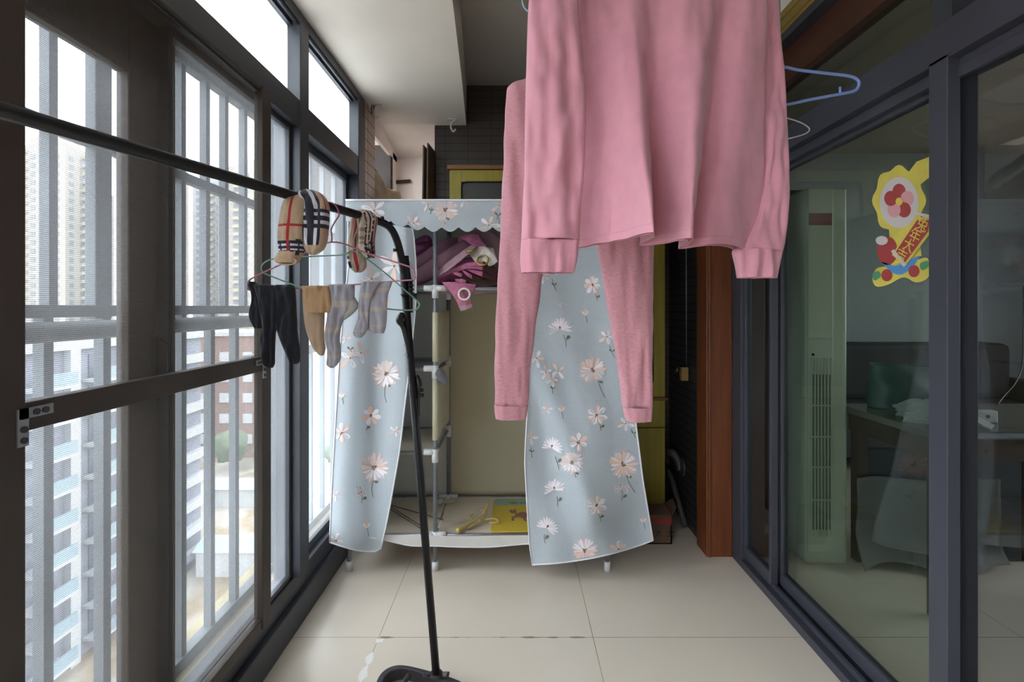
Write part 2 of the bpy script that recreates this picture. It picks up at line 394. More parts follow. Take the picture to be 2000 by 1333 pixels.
sash('window_4', 0.30, 1.272, XW-0.062, 0.155, m=FRAMEB, handle=1.20)
sash('window_5', -0.37, 0.30, XW-0.03, 0.05)
sash('window_6', -1.12, -0.45, XW-0.05, 0.05)

# insect screen: a sliding framed screen in front of the sashes
S = thing('insect_screen', (XW, 1.2, 0.19), 'tall brown framed sliding insect screen with grey mesh in front of the left windows', 'window screen')
xs = XW+0.006
bm = bmesh.new(); z0, z1 = 0.19, 1.945
box(bm, xs-0.022, xs+0.008, 0.735, 0.807, z0, z1); box(bm, xs-0.022, xs+0.008, 1.566, 1.62, z0, z1)
box(bm, xs-0.022, xs+0.004, 0.807, 1.566, z0, z0+0.035); box(bm, xs-0.022, xs+0.004, 0.807, 1.566, 1.932, z1)
build('screen_frame', bm, FRAMEB, S, bevel=0.003)
build('crossbar', bx(xs-0.02, xs+0.006, 0.807, 1.566, 1.023, 1.071), FRAMEB, S, bevel=0.002)
build('mesh', bx(xs-0.010, xs-0.0095, 0.807, 1.566, z0+0.03, 1.94), SCREEN, S)
for y, d in ((0.807, 1), (1.566, -1)):
    bm = bmesh.new(); a, b = (y-0.014*1, y+0.045*d) if d > 0 else (y+0.045*d, y+0.014)
    box(bm, xs+0.008, xs+0.0105, a, b, 1.045, 1.062)
    a, b = (y-0.016, y+0.002) if d > 0 else (y-0.002, y+0.016)
    box(bm, xs+0.008, xs+0.0105, a, b, 1.0, 1.062)
    br = build('corner_bracket', bm, STEEL, S); br['label'] = 'bare metal corner bracket'
    for q in ((y+0.030*d, 1.0535), (y+0.014*d, 1.0535), (y-0.007*d, 1.028), (y-0.007*d, 1.010)):
        bm = bmesh.new(); disc(bm, (xs+0.012, q[0], q[1]), 0.0055, 0.003, 'X', 12); build('screw', bm, FRAME, br)

# ---------------------------------------------------------------- sliding glass doors on the right
D = struct_empty('door_1', (XG, 0, 0))
bm = bmesh.new(); box(bm, XG-0.005, XG+0.11, YN, 2.39, 0, 0.035); box(bm, XG+0.02, XG+0.035, YN, 2.39, 0.035, 0.055); box(bm, XG+0.07, XG+0.085, YN, 2.39, 0.035, 0.055)
build('track', bm, PURP, D, bevel=0.002)
bm = bmesh.new(); box(bm, XG, XG+0.11, YN, 2.39, 1.85, 1.945); box(bm, XG+0.03, XG+0.10, YN, 2.39, 1.815, 1.85)
build('transom_bar', bm, PURP, D, bevel=0.002)
build('head_frame', bx(XG+0.005, XG+0.11, YN, 2.39, 2.30, 2.335), FRAME, D)
build('jamb', bx(XG-0.004, XG+0.11, 2.30, 2.39, 0.03, 1.85), PURP, D, bevel=0.002)
build('jamb', bx(XG+0.05, XG+0.11, 2.34, 2.39, 1.94, 2.30), FRAME, D)
for y in (1.20, 0.05, -1.0): build('transom_post', bx(XG+0.005, XG+0.10, y, y+0.055, 1.94, 2.32), FRAME, D)
build('transom_pane', bx(XG+0.085, XG+0.09, YN, 2.34, 1.94, 2.31), GL_DOOR, D)
build('centre_post', bx(XG, XG+0.033, 1.207, 1.262, 0.03, 1.86), PURP, D, bevel=0.002)
def door(name, y0, y1, x, gm, st=0.035):
    e = struct_empty(name, (x, (y0+y1)/2, 0))
    bm = bmesh.new(); z0, z1 = 0.05, 1.83
    box(bm, x, x+0.03, y0, y0+st, z0, z1); box(bm, x, x+0.03, y1-st, y1, z0, z1)
    box(bm, x, x+0.03, y0+st, y1-st, z0, z0+0.05); box(bm, x, x+0.03, y0+st, y1-st, z1-0.03, z1)
    build('door_frame', bm, PURP, e, bevel=0.002)
    build('pane', bx(x+0.012, x+0.017, y0+st, y1-st, z0+0.05, z1-0.03), gm, e)
door('door_2', 2.06, 2.31, XG+0.012, GL_DOOR, 0.018)
door('door_3', 1.215, 2.12, XG+0.055, GL_DOOR, 0.06)
door('door_4', 0.05, 1.245, XG+0.026, GL_DOOR2, 0.030)
door('door_5', -1.0, 0.09, XG+0.06, GL_DOOR2, 0.030)
# ================================================================ OUTSIDE
R_ = thing('balcony_railing', (-1.1, 1.6, 0.0), 'grey steel security railing with vertical bars just outside the left windows', 'railing')
xo = -1.1
for z0, z1, t, y0, y1 in ((2.03, 2.07, 0.02, -0.6, 3.6), (1.645, 1.675, 0.015, -0.6, 3.6), (1.205, 1.235, 0.015, -0.6, 2.44), (0.045, 0.085, 0.02, -0.6, 3.6), (0.985, 1.03, 0.02, 2.0, 3.6)):
    build('rail', bx(xo-t, xo+t, y0, y1, z0, z1), OUTG, R_, bevel=0.002)
build('handrail', tb([(xo+0.03, -0.6, 1.172), (xo+0.03, 2.44, 1.172)], 0.024, seg=14), OUTG, R_)
yb = -0.4
for y in (0.67, 0.825, 0.98, 1.135, 1.298, 1.45, 1.60, 1.753, 1.907):
    build('bar', bx(xo-0.013, xo+0.013, y-0.012, y+0.012, 0.07, 1.0 if y > 1.95 else 1.21), OUTG, R_)
for y in (0.86, 1.0, 1.148, 1.6, 1.727, 1.84, 1.97, 2.10, 2.23, 2.36, 2.60, 2.78, 2.96, 3.14):
    build('bar', bx(xo-0.012, xo+0.012, y-0.011, y+0.011, 1.22, 2.05), OUTG, R_)
for y in (2.31, 2.62, 2.78, 2.94, 3.10, 3.26, 3.42):
    build('bar', bx(xo-0.011, xo+0.011, y-0.010, y+0.010, 0.07, 1.0), OUTG, R_)
for y, wd in ((1.29, 0.026), (2.20, 0.034), (2.46, 0.03)):
    build('post', bx(xo-0.018, xo+0.012, y-wd, y+wd, 0.05 if y > 2 else 1.2, 2.06), OUTG, R_, bevel=0.003)
struct('ledge_outside', bx(-1.2, XW-0.10, YN, 4.0, -0.1, 0.045), LEDGE)
# ground far below: a cleared building site with sand, gravel and weeds
def ground_mat():
    m = mat('site_ground', '#d8d0bf', 0.95, 0, 0, 1, 0.2, 0.03); n = m.node_tree; b = n.nodes['Principled BSDF']
    co = n.nodes.new('ShaderNodeTexCoord'); nz = n.nodes.new('ShaderNodeTexNoise'); nz.inputs['Scale'].default_value = 0.06; nz.inputs['Detail'].default_value = 8
    n.links.new(co.outputs['Object'], nz.inputs[0]); r = n.nodes.new('ShaderNodeValToRGB'); n.links.new(nz.outputs[0], r.inputs[0])
    cols = [(0.30, '#5f6a55'), (0.42, '#8b857a'), (0.50, '#a8a49b'), (0.58, '#84745c'), (0.66, '#a09c94'), (0.78, '#777c72')]
    while len(r.color_ramp.elements) < len(cols): r.color_ramp.elements.new(0.5)
    for e, (p, c) in zip(r.color_ramp.elements, cols): e.position = p; e.color = lin(c)
    n.links.new(r.outputs[0], b.inputs['Base Color']); return m
o = struct('ground_outside', bx(-900, 900, -200, 1500, -31.2, -31), ground_mat())
TOW = [mat('tower_cream', '#a8a49c', 0.9, 0, 0, 1, 0.04, 0.05), mat('tower_white', '#a8aaad', 0.9), mat('tower_window', '#80858d', 0.5), mat('tower_slab', '#b5ab97', 0.9)]
BAND = mat('band_white', '#a9acb0', 0.9); BGREY = mat('facade_blue_grey', '#7c7f88', 0.9, 0, 0, 1, 0.08, 0.2)
BGLASS = mat('balcony_glass', '#7f909b', 0.35); BWIN = mat('facade_window', '#5f656f', 0.3)
def tower(x, y, wx, wy, h, label, m, group=None):
    zb = -31; t = thing('apartment_tower', (x, y, zb), label, 'building', group)
    build('tower_body', bx(x-wx/2, x+wx/2, y-wy/2, y+wy/2, zb, h), m, t)
    build('roof', bx(x-wx/4, x+wx/4, y-wy/4, y+wy/4, h, h+4), m, t)
    f = bmesh.new(); z = zb+6
    while z < h-2:
        k = -wx/2+1.5
        while k < wx/2-2:
            box(f, x+k, x+k+1.6, y-wy/2-0.15, y-wy/2+0.1, z, z+1.6); k += 4.2
        k = -wy/2+1.5
        while k < wy/2-2:
            box(f, x+wx/2-0.1, x+wx/2+0.15, y+k, y+k+1.6, z, z+1.6); k += 4.2
        z += 3
    q = build('window_bands', f, TOW[2], t); q['kind'] = 'stuff'
    f = bmesh.new(); z = zb+5
    while z < h-2: box(f, x-wx/2+6, x-wx/2+9, y-wy/2-1.1, y-wy/2, z, z+1.1); box(f, x+wx/2, x+wx/2+1.1, y-1.5, y+1.5, z, z+1.1); z += 3
    q = build('balcony_stack', f, TOW[3], t); q['kind'] = 'stuff'
for a in ((-168, 178, 22, 16, 58, 'tall cream apartment tower in the haze at the far left of the view', TOW[0]),
          (-152, 195, 14, 16, 44, 'white apartment tower right of the far left tower', TOW[1]),
          (-128, 172, 16, 14, 56, 'cream apartment tower seen right beside the wide window stile', TOW[0]),
          (-122, 205, 18, 14, 52, 'pale apartment tower behind the first three bars of the upper grille', TOW[1]),
          (-104, 190, 15, 14, 54, 'cream apartment tower with stacked balconies left of the dark hanging tights', TOW[0]),
          (-110, 245, 22, 14, 40, 'distant white apartment tower beyond the hangers', TOW[1]),
          (-88, 215, 20, 14, 46, 'distant cream apartment tower seen behind the plaid socks', TOW[0])):
    tower(*a)
# striped slab block close by, below eye level
t = thing('apartment_block', (-50, 25, -31), 'lower grey apartment block with white balcony bands seen through the insect screen', 'building')
build('block_body', bx(-62, -40, -6, 62, -31, -2.6), BGREY, t)
build('roof', bx(-62.6, -39.4, -6.6, 62.6, -2.6, -1.7), BAND, t)
rr = random.Random(3)
for k in range(9):
    z = -5.6-3*k
    build('floor_band', bx(-40, -39.2, 50, 62.2, z, z+1.0), BAND, t)
    for j, y in enumerate((20, 26, 33, 39, 45)):
        b = build('balcony', bx(-40, -38.2, y, y+3.6, z-0.15, z+0.12), BAND, t)
        build('balcony_glass', bx(-38.4, -38.2, y, y+3.6, z+0.12, z+1.2), BGLASS, b)
        if j % 2 == 0: build('facade_window', bx(-40.1, -39.9, y+0.6, y+3.0, z+0.2, z+2.4), BWIN, t)
for y in (24.3, 37.2, 43.2, 48.9): build('pilaster', bx(-40, -39.4, y, y+1.0, -31, -2.6), BAND, t)
RED = mat('red_brick_building', '#7d655d', 0.9, 0, 0, 1, 0.1, 0.1)
t = thing('brick_building', (-62, 108, -31), 'distant reddish brick building just above the screen crossbar', 'building')
build('brick_body', bx(-70, -50, 104, 118, -31, -5), RED, t)
for k in range(5):
    for j in range(4): build('facade_window', bx(-68+5*j, -66+5*j, 103.8, 104.2, -28+4.4*k, -26+4.4*k), TOW[1], t)
build('roof', bx(-70.5, -49.5, 103.5, 118.5, -5, -4.2), TOW[1], t)
TREE = [mat('tree_leaf', '#5c6a54', 0.9, 0, 0.5, 2, 0.25, 1.0), mat('tree_trunk', '#6e6458', 0.9)]
def tree(x, y, h, label, group):
    t = thing('street_tree', (x, y, -31), label, 'tree', group)
    build('trunk', tb([(x, y, -31), (x+0.1, y, -31+h*0.5)], lambda s: 0.25-0.1*s, seg=7), TREE[1], t)
    bm = bmesh.new(); bmesh.ops.create_icosphere(bm, subdivisions=3, radius=h*0.42)
    for v in bm.verts: v.co *= 1+0.45*rnd(v.co.x*0.7+x, v.co.y*0.7, v.co.z*0.7); v.co += Vector((x, y, -31+h*0.68))
    build('crown', bm, TREE[0], t, smooth=True)
rr = random.Random(11)
for k, wd in enumerate(('leftmost', 'second from the left', 'third from the left', 'third from the right', 'second from the right', 'rightmost')):
    tree(-66+10.5*k, 92+3*(k % 2), rr.uniform(6, 8.5), 'hazy green tree beyond the building site, '+wd+' of the row', 'trees beyond the building site')
SHED = mat('site_shed_white', '#b6b8ba', 0.8); SBLUE = mat('site_shed_roof', '#9db0c2', 0.7)
for k, (x, y, l) in enumerate(((-34, 60, 'small white site shed nearest to the window'), (-30, 74, 'small white site shed behind the nearest shed'), (-45, 80, 'small white site shed before the tree row'))):
    t = thing('site_shed', (x, y, -31), l, 'shed', 'sheds on the building site')
    build('shed_body', bx(x-4, x+4, y-2, y+2, -31, -28), SHED, t)
    bm = bmesh.new(); v = [bm.verts.new(q) for q in ((x-4.3, y-2.3, -28), (x+4.3, y-2.3, -28), (x+4.3, y+2.3, -28), (x-4.3, y+2.3, -28), (x-4.3, y, -26.9), (x+4.3, y, -26.9))]
    for f in ((0, 1, 5, 4), (2, 3, 4, 5), (0, 4, 3), (1, 2, 5), (0, 3, 2, 1)): bm.faces.new([v[i] for i in f])
    build('shed_roof', bm, SBLUE, t)

# ================================================================ FABRIC WARDROBE
FAB = mat('floral_cloth_blue', '#c5ced6', 0.85, 0, 0.35, 900, 0.06, 220, sheen=0.2, trans=0.25)
PET_W = mat('print_white', '#ece6ec', 0.85); PET_P = mat('print_peach', '#e6c3b4', 0.85); PET_G = mat('print_grey_white', '#cdc8cd', 0.85)
CEN = mat('print_brown', '#86674a', 0.85); LEAF = mat('print_green', '#6b7160', 0.85)
PIPE = mat('white_piping', '#e2e2e6', 0.7)
LIN = mat('inner_cloth_grey', '#c6c3ba', 0.9, 0, 0.4, 60, 0.06, 3, stretch=(1, 1, 0.6)); CREAM = mat('cream_cloth', '#d6cfb6', 0.85, 0, 0.2, 80, 0.05, 5)
SHELFC = mat('shelf_cloth_beige', '#d0c4b1', 0.9, 0, 0.5, 25, 0.07, 6)
FM = [FAB, PET_W, PET_P, CEN, LEAF, PET_G]

class Print:
    """flower print laid on a cloth: S maps (px,py)->distance; clamp keeps it on the cloth"""
    def __init__(s, bm, depth, clamp): s.bm, s.d, s.c, s.k = bm, depth, clamp, 0
    def poly(s, pts, mi):
        q = [s.c(*p) for p in pts]
        xs_, ys_ = [p[0] for p in q], [p[1] for p in q]
        if max(xs_)-min(xs_) < 1.0 or max(ys_)-min(ys_) < 1.0: return
        s.k += 1; off = 0.0010+0.00002*(s.k % 40)+(0.0010 if mi == 3 else 0)
        try: f = s.bm.faces.new([s.bm.verts.new(P(x, y, s.d(x, y)-off)) for x, y in q]); f.material_index = mi
        except ValueError: pass
    def petal(s, cx, cy, a, r0, r1, wd, mi, tip=0.65):
        ca, sa = math.cos(a), math.sin(a); out = []
        for t, w_ in ((0, 0.15), (0.3, 0.6), (tip, 1.0), (0.88, 0.75), (1, 0.12), (1, -0.12), (0.88, -0.75), (tip, -1.0), (0.3, -0.6), (0, -0.15)):
            r = r0+(r1-r0)*t; out.append((cx+ca*r-sa*w_*wd, cy+sa*r+ca*w_*wd))
        s.poly(out, mi)
    def blob(s, cx, cy, r, mi, n=7, seed=0):
        rg = random.Random(seed+int(cx*7+cy)); s.poly([(cx+r*rg.uniform(.7, 1.2)*math.cos(2*PI*k/n), cy+r*rg.uniform(.7, 1.2)*math.sin(2*PI*k/n)) for k in range(n)], mi)
    def stem(s, pts, w_=0.55, mi=4):
        P2 = spline([Vector((a, b, 0)) for a, b in pts], 3)
        for a, b in zip(P2[:-1], P2[1:]):
            d = (b-a); 
            if d.length < 1e-6: continue
            n_ = Vector((-d.y, d.x, 0)).normalized()*w_
            q = [a+n_, b+n_, b-n_, a-n_]; s.k += 1
            q = [s.c(p.x, p.y) for p in q]
            try: f = s.bm.faces.new([s.bm.verts.new(P(x, y, s.d(x, y)-0.0012)) for x, y in q]); f.material_index = mi
            except ValueError: pass
    def daisy(s, cx, cy, r, stem=None):
        rg = random.Random(int(cx*3+cy))
        for mi, n, sc_ in ((2, 16, 1.0), (5, 13, 0.9), (1, 17, 0.92)):
            for k in range(n):
                a = 2*PI*(k+rg.uniform(-.3, .3))/n; s.petal(cx, cy, a, r*0.12, r*sc_*rg.uniform(.78, 1.06), r*0.085, mi)
        for k in range(9): s.blob(cx+rg.uniform(-.14, .14)*r, cy+rg.uniform(-.12, .14)*r, r*0.06, 3, seed=k)
        if stem: s.stem(stem); x, y = stem[1]; s.petal(stem[0][0]+1, stem[0][1], 0.3, 0, r*0.33, r*0.09, 4)
    def cosmos(s, cx, cy, r, n=7, rot=0.3, stem=None):
        rg = random.Random(int(cx*5+cy))
        for k in range(n):
            a = rot+2*PI*(k+rg.uniform(-.12, .12))/n; s.petal(cx, cy, a, r*0.08, r*rg.uniform(.85, 1.05), r*0.24, 2 if k % 2 else 1, 0.62)
            s.petal(cx, cy, a+0.12, r*0.2, r*0.9, r*0.10, 1 if k % 2 else 5, 0.6)
        for k in range(7): s.blob(cx+rg.uniform(-.13, .13)*r, cy+rg.uniform(-.1, .14)*r, r*0.07, 3, seed=k)
        if stem: s.stem(stem); s.petal(stem[1][0], stem[1][1], -0.6, 0, r*0.42, r*0.12, 4)
    def lily(s, cx, cy, r, rot=0.0, n=5, stem=None):
        for k in range(n):
            a = rot+2*PI*k/n; s.petal(cx, cy, a, r*0.06, r*(1 if k % 2 else 0.8), r*0.17, 1 if k % 3 else 2, 0.55)
            s.petal(cx, cy, a+0.05, r*0.2, r*0.7, r*0.06, 5, 0.5)
        s.blob(cx, cy, r*0.07, 3)
        if stem: s.stem(stem); s.petal(stem[1][0], stem[1][1], -0.7, 0, r*0.4, r*0.08, 4); s.petal(stem[1][0], stem[1][1], -2.3, 0, r*0.4, r*0.08, 4)
    def fan(s, cx, cy, r, rot=-PI/2, stem=None):
        rg = random.Random(int(cx+cy))
        for mi, n in ((5, 11), (1, 12)):
            for k in range(n):
                a = rot+(k/(n-1)-0.5)*PI*1.15+rg.uniform(-.05, .05); s.petal(cx, cy, a, 0, r*rg.uniform(.8, 1.05), r*0.085, mi)
        s.petal(cx, cy, rot, 0, r*0.28, r*0.09, 3)
        if stem: s.stem(stem); s.petal(stem[1][0]+2, stem[1][1], -0.9, 0, r*0.42, r*0.14, 4)
    def bud(s, cx, cy, r):
        s.petal(cx, cy+r*.5, -PI/2-.7, 0, r*1.1, r*0.22, 1); s.petal(cx, cy+r*.5, -PI/2, 0, r*1.4, r*0.26, 2); s.petal(cx, cy+r*.5, -PI/2+.5, 0, r*1.1, r*0.18, 1)
        s.stem([(cx, cy+r*.4), (cx+2, cy+r*1.3), (cx+3, cy+r*1.9)])
    def sprig(s, cx, cy, r):
        rg = random.Random(int(cx)); s.stem([(cx, cy+r*1.3), (cx+2, cy+r*.5), (cx-3, cy-r*.6)])
        for k in range(13):
            a, d = rg.uniform(0, 2*PI), r*rg.uniform(.15, .95); x, y = cx+d*math.cos(a), cy+d*math.sin(a)*.75
            for j in range(5): s.petal(x, y, 2*PI*j/5, 0.5, r*.2, r*.07, 1 if (k+j) % 4 else 2)
            s.blob(x, y, r*.045, 3)
        s.petal(cx+3, cy+r*.9, -0.6, 0, r*.5, r*.15, 4)

def smooth(a, b, x): t = max(0, min(1, (x-a)/(b-a))); return t*t*(3-2*t)
def interp(tab, y):
    if y <= tab[0][0]: return tab[0][1]
    for (a, b), (c, d) in zip(tab[:-1], tab[1:]):
        if y <= c: return b+(d-b)*(y-a)/(c-a)
    return tab[-1][1]
def cloth_panel(name, parent, left, right, depth, bottom, flowers, y0, piping=True, nu=60, nv=90):
    """left/right: (py, px) tables; bottom(u)->py; the print is part of the same mesh"""
    bm = bmesh.new(); g = []
    for i in range(nv+1):
        row = []
        for j in range(nu+1):
            u = j/nu; yb_ = bottom(u); y = y0(u)+(yb_-y0(u))*i/nv if callable(y0) else y0+(yb_-y0)*i/nv
            x = interp(left, y)+(interp(right, y)-interp(left, y))*u
            row.append(P(x, y, depth(x, y)))
        g.append(row)
    surface(bm, g)
    def clamp(x, y):
        L_, R_x = interp(left, y)+2, interp(right, y)-2; x = max(L_, min(R_x, x)); u = (x-L_)/(R_x-L_)
        t = y0(u) if callable(y0) else y0
        return x, max(t+2, min(bottom(u)-4, y))
    flowers(Print(bm, depth, clamp))
    o = build(name, bm, FM, parent, smooth=True)
    if piping:
        bm = bmesh.new(); e = [g[k][0] for k in range(0, nv+1, 3)]+[g[-1][k] for k in range(0, nu+1, 3)]+[g[k][-1] for k in range(nv, -1, -3)]
        tube(bm, e, 0.0035, 6); build('piping', bm, PIPE, o)
    return o

WF = 2.27; WBk = 2.72
WD = thing('fabric_wardrobe', (-0.18, 2.5, 0), 'floral light blue fabric wardrobe on a grey tube frame, curtains parted', 'wardrobe')
XL, XM, XR = P(682, 0, WF).x, P(850, 0, WF).x, P(1186, 0, WF).x
ZT = 1.70
SLEEVE = mat('post_sleeve_cream', '#d6d0b4', 0.6)
for x in (XL, XM, XR):
    for y in (WF, WBk):
        o = build('post', tb([(x, y, 0.03), (x, y, ZT)], 0.0105, seg=14), GREYM, WD)
        bm = bmesh.new(); disc(bm, (x, y, 0.022), 0.0145, 0.044, 'Z', 16); build('foot_cap', bm, WPLAS, o)
SH = [P(0, 565, WF).z, P(0, 722, WF).z, P(0, 885, WF).z, P(0, 1046, WF).z]
for zi, z in enumerate(SH+[ZT]):
    xr = XR if zi in (0, 3, 4) else XM
    for y in (WF, WBk): build('crossbar', tb([(XL, y, z), (xr, y, z)], 0.0095, seg=12), GREYM, WD)
    for x in ((XL, XM, XR) if zi in (0, 3, 4) else (XL, XM)):
        build('side_bar', tb([(x, WF, z), (x, WBk, z)], 0.0085, seg=12), GREYM, WD)
        for y in (WF, WBk):
            bm = bmesh.new(); disc(bm, (x, y, z-0.012), 0.0155, 0.062, 'Z', 16)
            if x > XL: tube(bm, [(x, y, z+0.004), (x-0.052, y, z+0.004)], 0.0145, 12)
            if x < xr: tube(bm, [(x, y, z+0.004), (x+0.052, y, z+0.004)], 0.0145, 12)
            tube(bm, [(x, y, z), (x, y+(0.05 if y == WF else -0.05), z)], 0.013, 12)
            build('connector', bm, WPLAS, WD)
# fabric sleeve panel hung between the two middle posts
bm = bmesh.new()
g = [[Vector((XM+0.004+0.003*math.sin(v*9), WF+(WBk-WF)*v, z)) for v in [k/12 for k in range(13)]] for z in [0.60+(1.21-0.60)*i/14 for i in range(15)]]
for i, row in enumerate(g):
    for j, p in enumerate(row):
        p.z += 0.0
surface(bm, g); build('divider_panel', bm, CREAM, WD, smooth=True, solid=0.002)
build('post_sleeve', tb([(XM, WF, 0.61), (XM, WF, 0.895)], 0.0135, seg=16), SLEEVE, WD)
build('post_sleeve', tb([(XM, WF, 0.975), (XM, WF, 1.205)], 0.0135, seg=16), SLEEVE, WD)
# back and side skins
def skin(name, c, m, wr, wf, **k):
    bm = bmesh.new(); surface(bm, sheet(c, 8, 8, wr, wf, 2.0)); return build(name, bm, m, WD, smooth=True, solid=0.0015)
zz = [0.17, 0.55, 0.95, 1.35, ZT]
skin('back_panel', [[Vector((XM+(XR-XM)*u, WBk+0.02, z)) for u in (0, .25, .5, .75, 1)] for z in zz], mat('inner_cloth_khaki', '#bcb398', 0.9, 0, 0.2, 60, 0.05, 3), 0.008, (5, 4))
skin('back_panel', [[Vector((XL+(XM-XL)*u, WBk+0.018, z)) for u in (0, .33, .66, 1)] for z in zz], LIN, 0.010, (6, 4))
skin('side_panel', [[Vector((XL-0.014, WF+(WBk-WF)*u, z)) for u in (0, .33, .66, 1)] for z in zz], FAB, 0.005, (5, 4))
skin('side_panel', [[Vector((XR+0.014, WF+(WBk-WF)*u, z)) for u in (0, .33, .66, 1)] for z in zz], FAB, 0.005, (5, 4))
skin('top_panel', [[Vector((XL+(XR-XL)*u, WF+(WBk-WF)*v, ZT+0.012)) for u in (0, .33, .66, 1)] for v in (0, .5, 1)], FAB, 0.003, (5, 4))
# shelves of cloth, bottom one sagging with a front apron
def shelf(x0, x1, z, sag, m, seed):
    c = [[Vector((x0+(x1-x0)*u, WF+(WBk-WF)*v, z-sag*4*u*(1-u)*(1-0.5*v))) for u in (0, .2, .4, .6, .8, 1)] for v in (0, .33, .66, 1)]
    bm = bmesh.new(); surface(bm, sheet(c, 8, 8, 0.004, (9, 9), seed)); return build('shelf_cloth', bm, m, WD, smooth=True, solid=0.003)
shelf(XL, XM, SH[1]+0.005, 0.008, mat('grey_shelf_cloth', '#8b8a88', 0.9, 0, 0.3, 40, 0.06, 5), 1); shelf(XL, XM, SH[2]+0.005, 0.010, SHELFC, 2)
shelf(XL, XR, SH[0]+0.005, 0.004, SHELFC, 3)
shelf(XL, XM, SH[3]+0.006, 0.008, SHELFC, 4); shelf(XM, XR, SH[3]+0.006, 0.004, SHELFC, 5)
bm = bmesh.new(); c = []
for v in (0, .5, 1):
    row = []
    for px, yt, yb_ in ((690, 1044, 1046), (745, 1045, 1054), (800, 1046, 1066), (850, 1047, 1067), (900, 1048, 1069), (960, 1047, 1069), (1030, 1046, 1063), (1100, 1046, 1062), (1186, 1046, 1060)):
        row.append(P(px, yt+(yb_-yt)*v, WF-0.016-0.006*v))
    c.append(row)
surface(bm, sheet(c, 6, 5, 0.004, (20, 8), 5.0)); ap = build('apron', bm, mat('apron_cloth', '#d3cfca', 0.85, 0, 0.4, 20, 0.06, 9), WD, smooth=True, solid=0.0015)
bm = bmesh.new(); tube(bm, [p+Vector((0, -0.001, 0)) for p in spline(c[-1], 6)], 0.003, 6); build('piping', bm, PIPE, ap)

# parted curtains
def dL(x, y):
    u = (x-655)/150
    return 2.215+0.028*math.sin(x*0.035+0.9)*smooth(440, 800, y)+0.012*math.sin(x*0.075+y*0.004)*(1-smooth(800, 1000, y)*0.4)+0.006*rnd(x*0.02, y*0.006)+0.02*smooth(0.9, 1.1, u)
def fL(p):
    p.lily(770, 520, 34, -1.5, 6); p.lily(726, 545, 26, 0.6, 5, [(735, 556), (742, 566), (748, 576)]); p.lily(745, 590, 20, 0.2)
    p.lily(684, 700, 26, -1.4, 5); p.lily(705, 690, 22, -0.2, 4, [(688, 688), (684, 684), (690, 680)]); p.bud(668, 773, 9)
    p.daisy(755, 731, 29, [(753, 752), (751, 770), (755, 787)]); p.cosmos(725, 812, 20, 7, 0.2, [(719, 828), (716, 838), (716, 842)])
    p.cosmos(667, 846, 19, 6, 0.4); p.lily(772, 843, 13, 2.6, 5)
    p.daisy(731, 914, 30, [(728, 940), (726, 958), (729, 972)]); p.sprig(706, 961, 17); p.lily(655, 968, 12, 0.3)
    p.bud(717, 1027, 11); p.cosmos(655, 1057, 16, 5, 0.2); p.lily(690, 500, 16, 0.4); p.lily(676, 662, 12, 1); p.bud(790, 560, 7)
cl_ = cloth_panel('curtain', WD, [(425, 690), (480, 686), (560, 676), (640, 668), (700, 663), (850, 654), (960, 648), (1080, 643)],
            [(425, 800), (455, 808), (520, 813), (600, 812), (700, 802), (800, 790), (880, 781), (960, 767), (1020, 756), (1080, 742)],
            dL, lambda u: 1060+18*math.sin(min(1, u*1.25)*PI/2)+ (0 if u < .9 else -6*(u-.9)/.1), fL, lambda u: 425+22*u)
def dR(x, y):
    t = smooth(480, 760, y)
    f = 0.045*math.exp(-((x-(1070+0.32*(y-760)))/30)**2)*smooth(650, 760, y)*(1-smooth(1000, 1080, y))
    g_ = 0.03*math.sin((x-1020)*0.022+(y-600)*0.004)+0.012*math.sin((x)*0.05-(y)*0.010)*t
    h = 0.045*math.exp(-((x-1215)/45)**2-((y-1030)/45)**2)+0.02*math.exp(-((x-1040)/35)**2-((y-1070)/50)**2)
    return 2.20-f+g_+h+0.008*rnd(x*0.012, y*0.005)
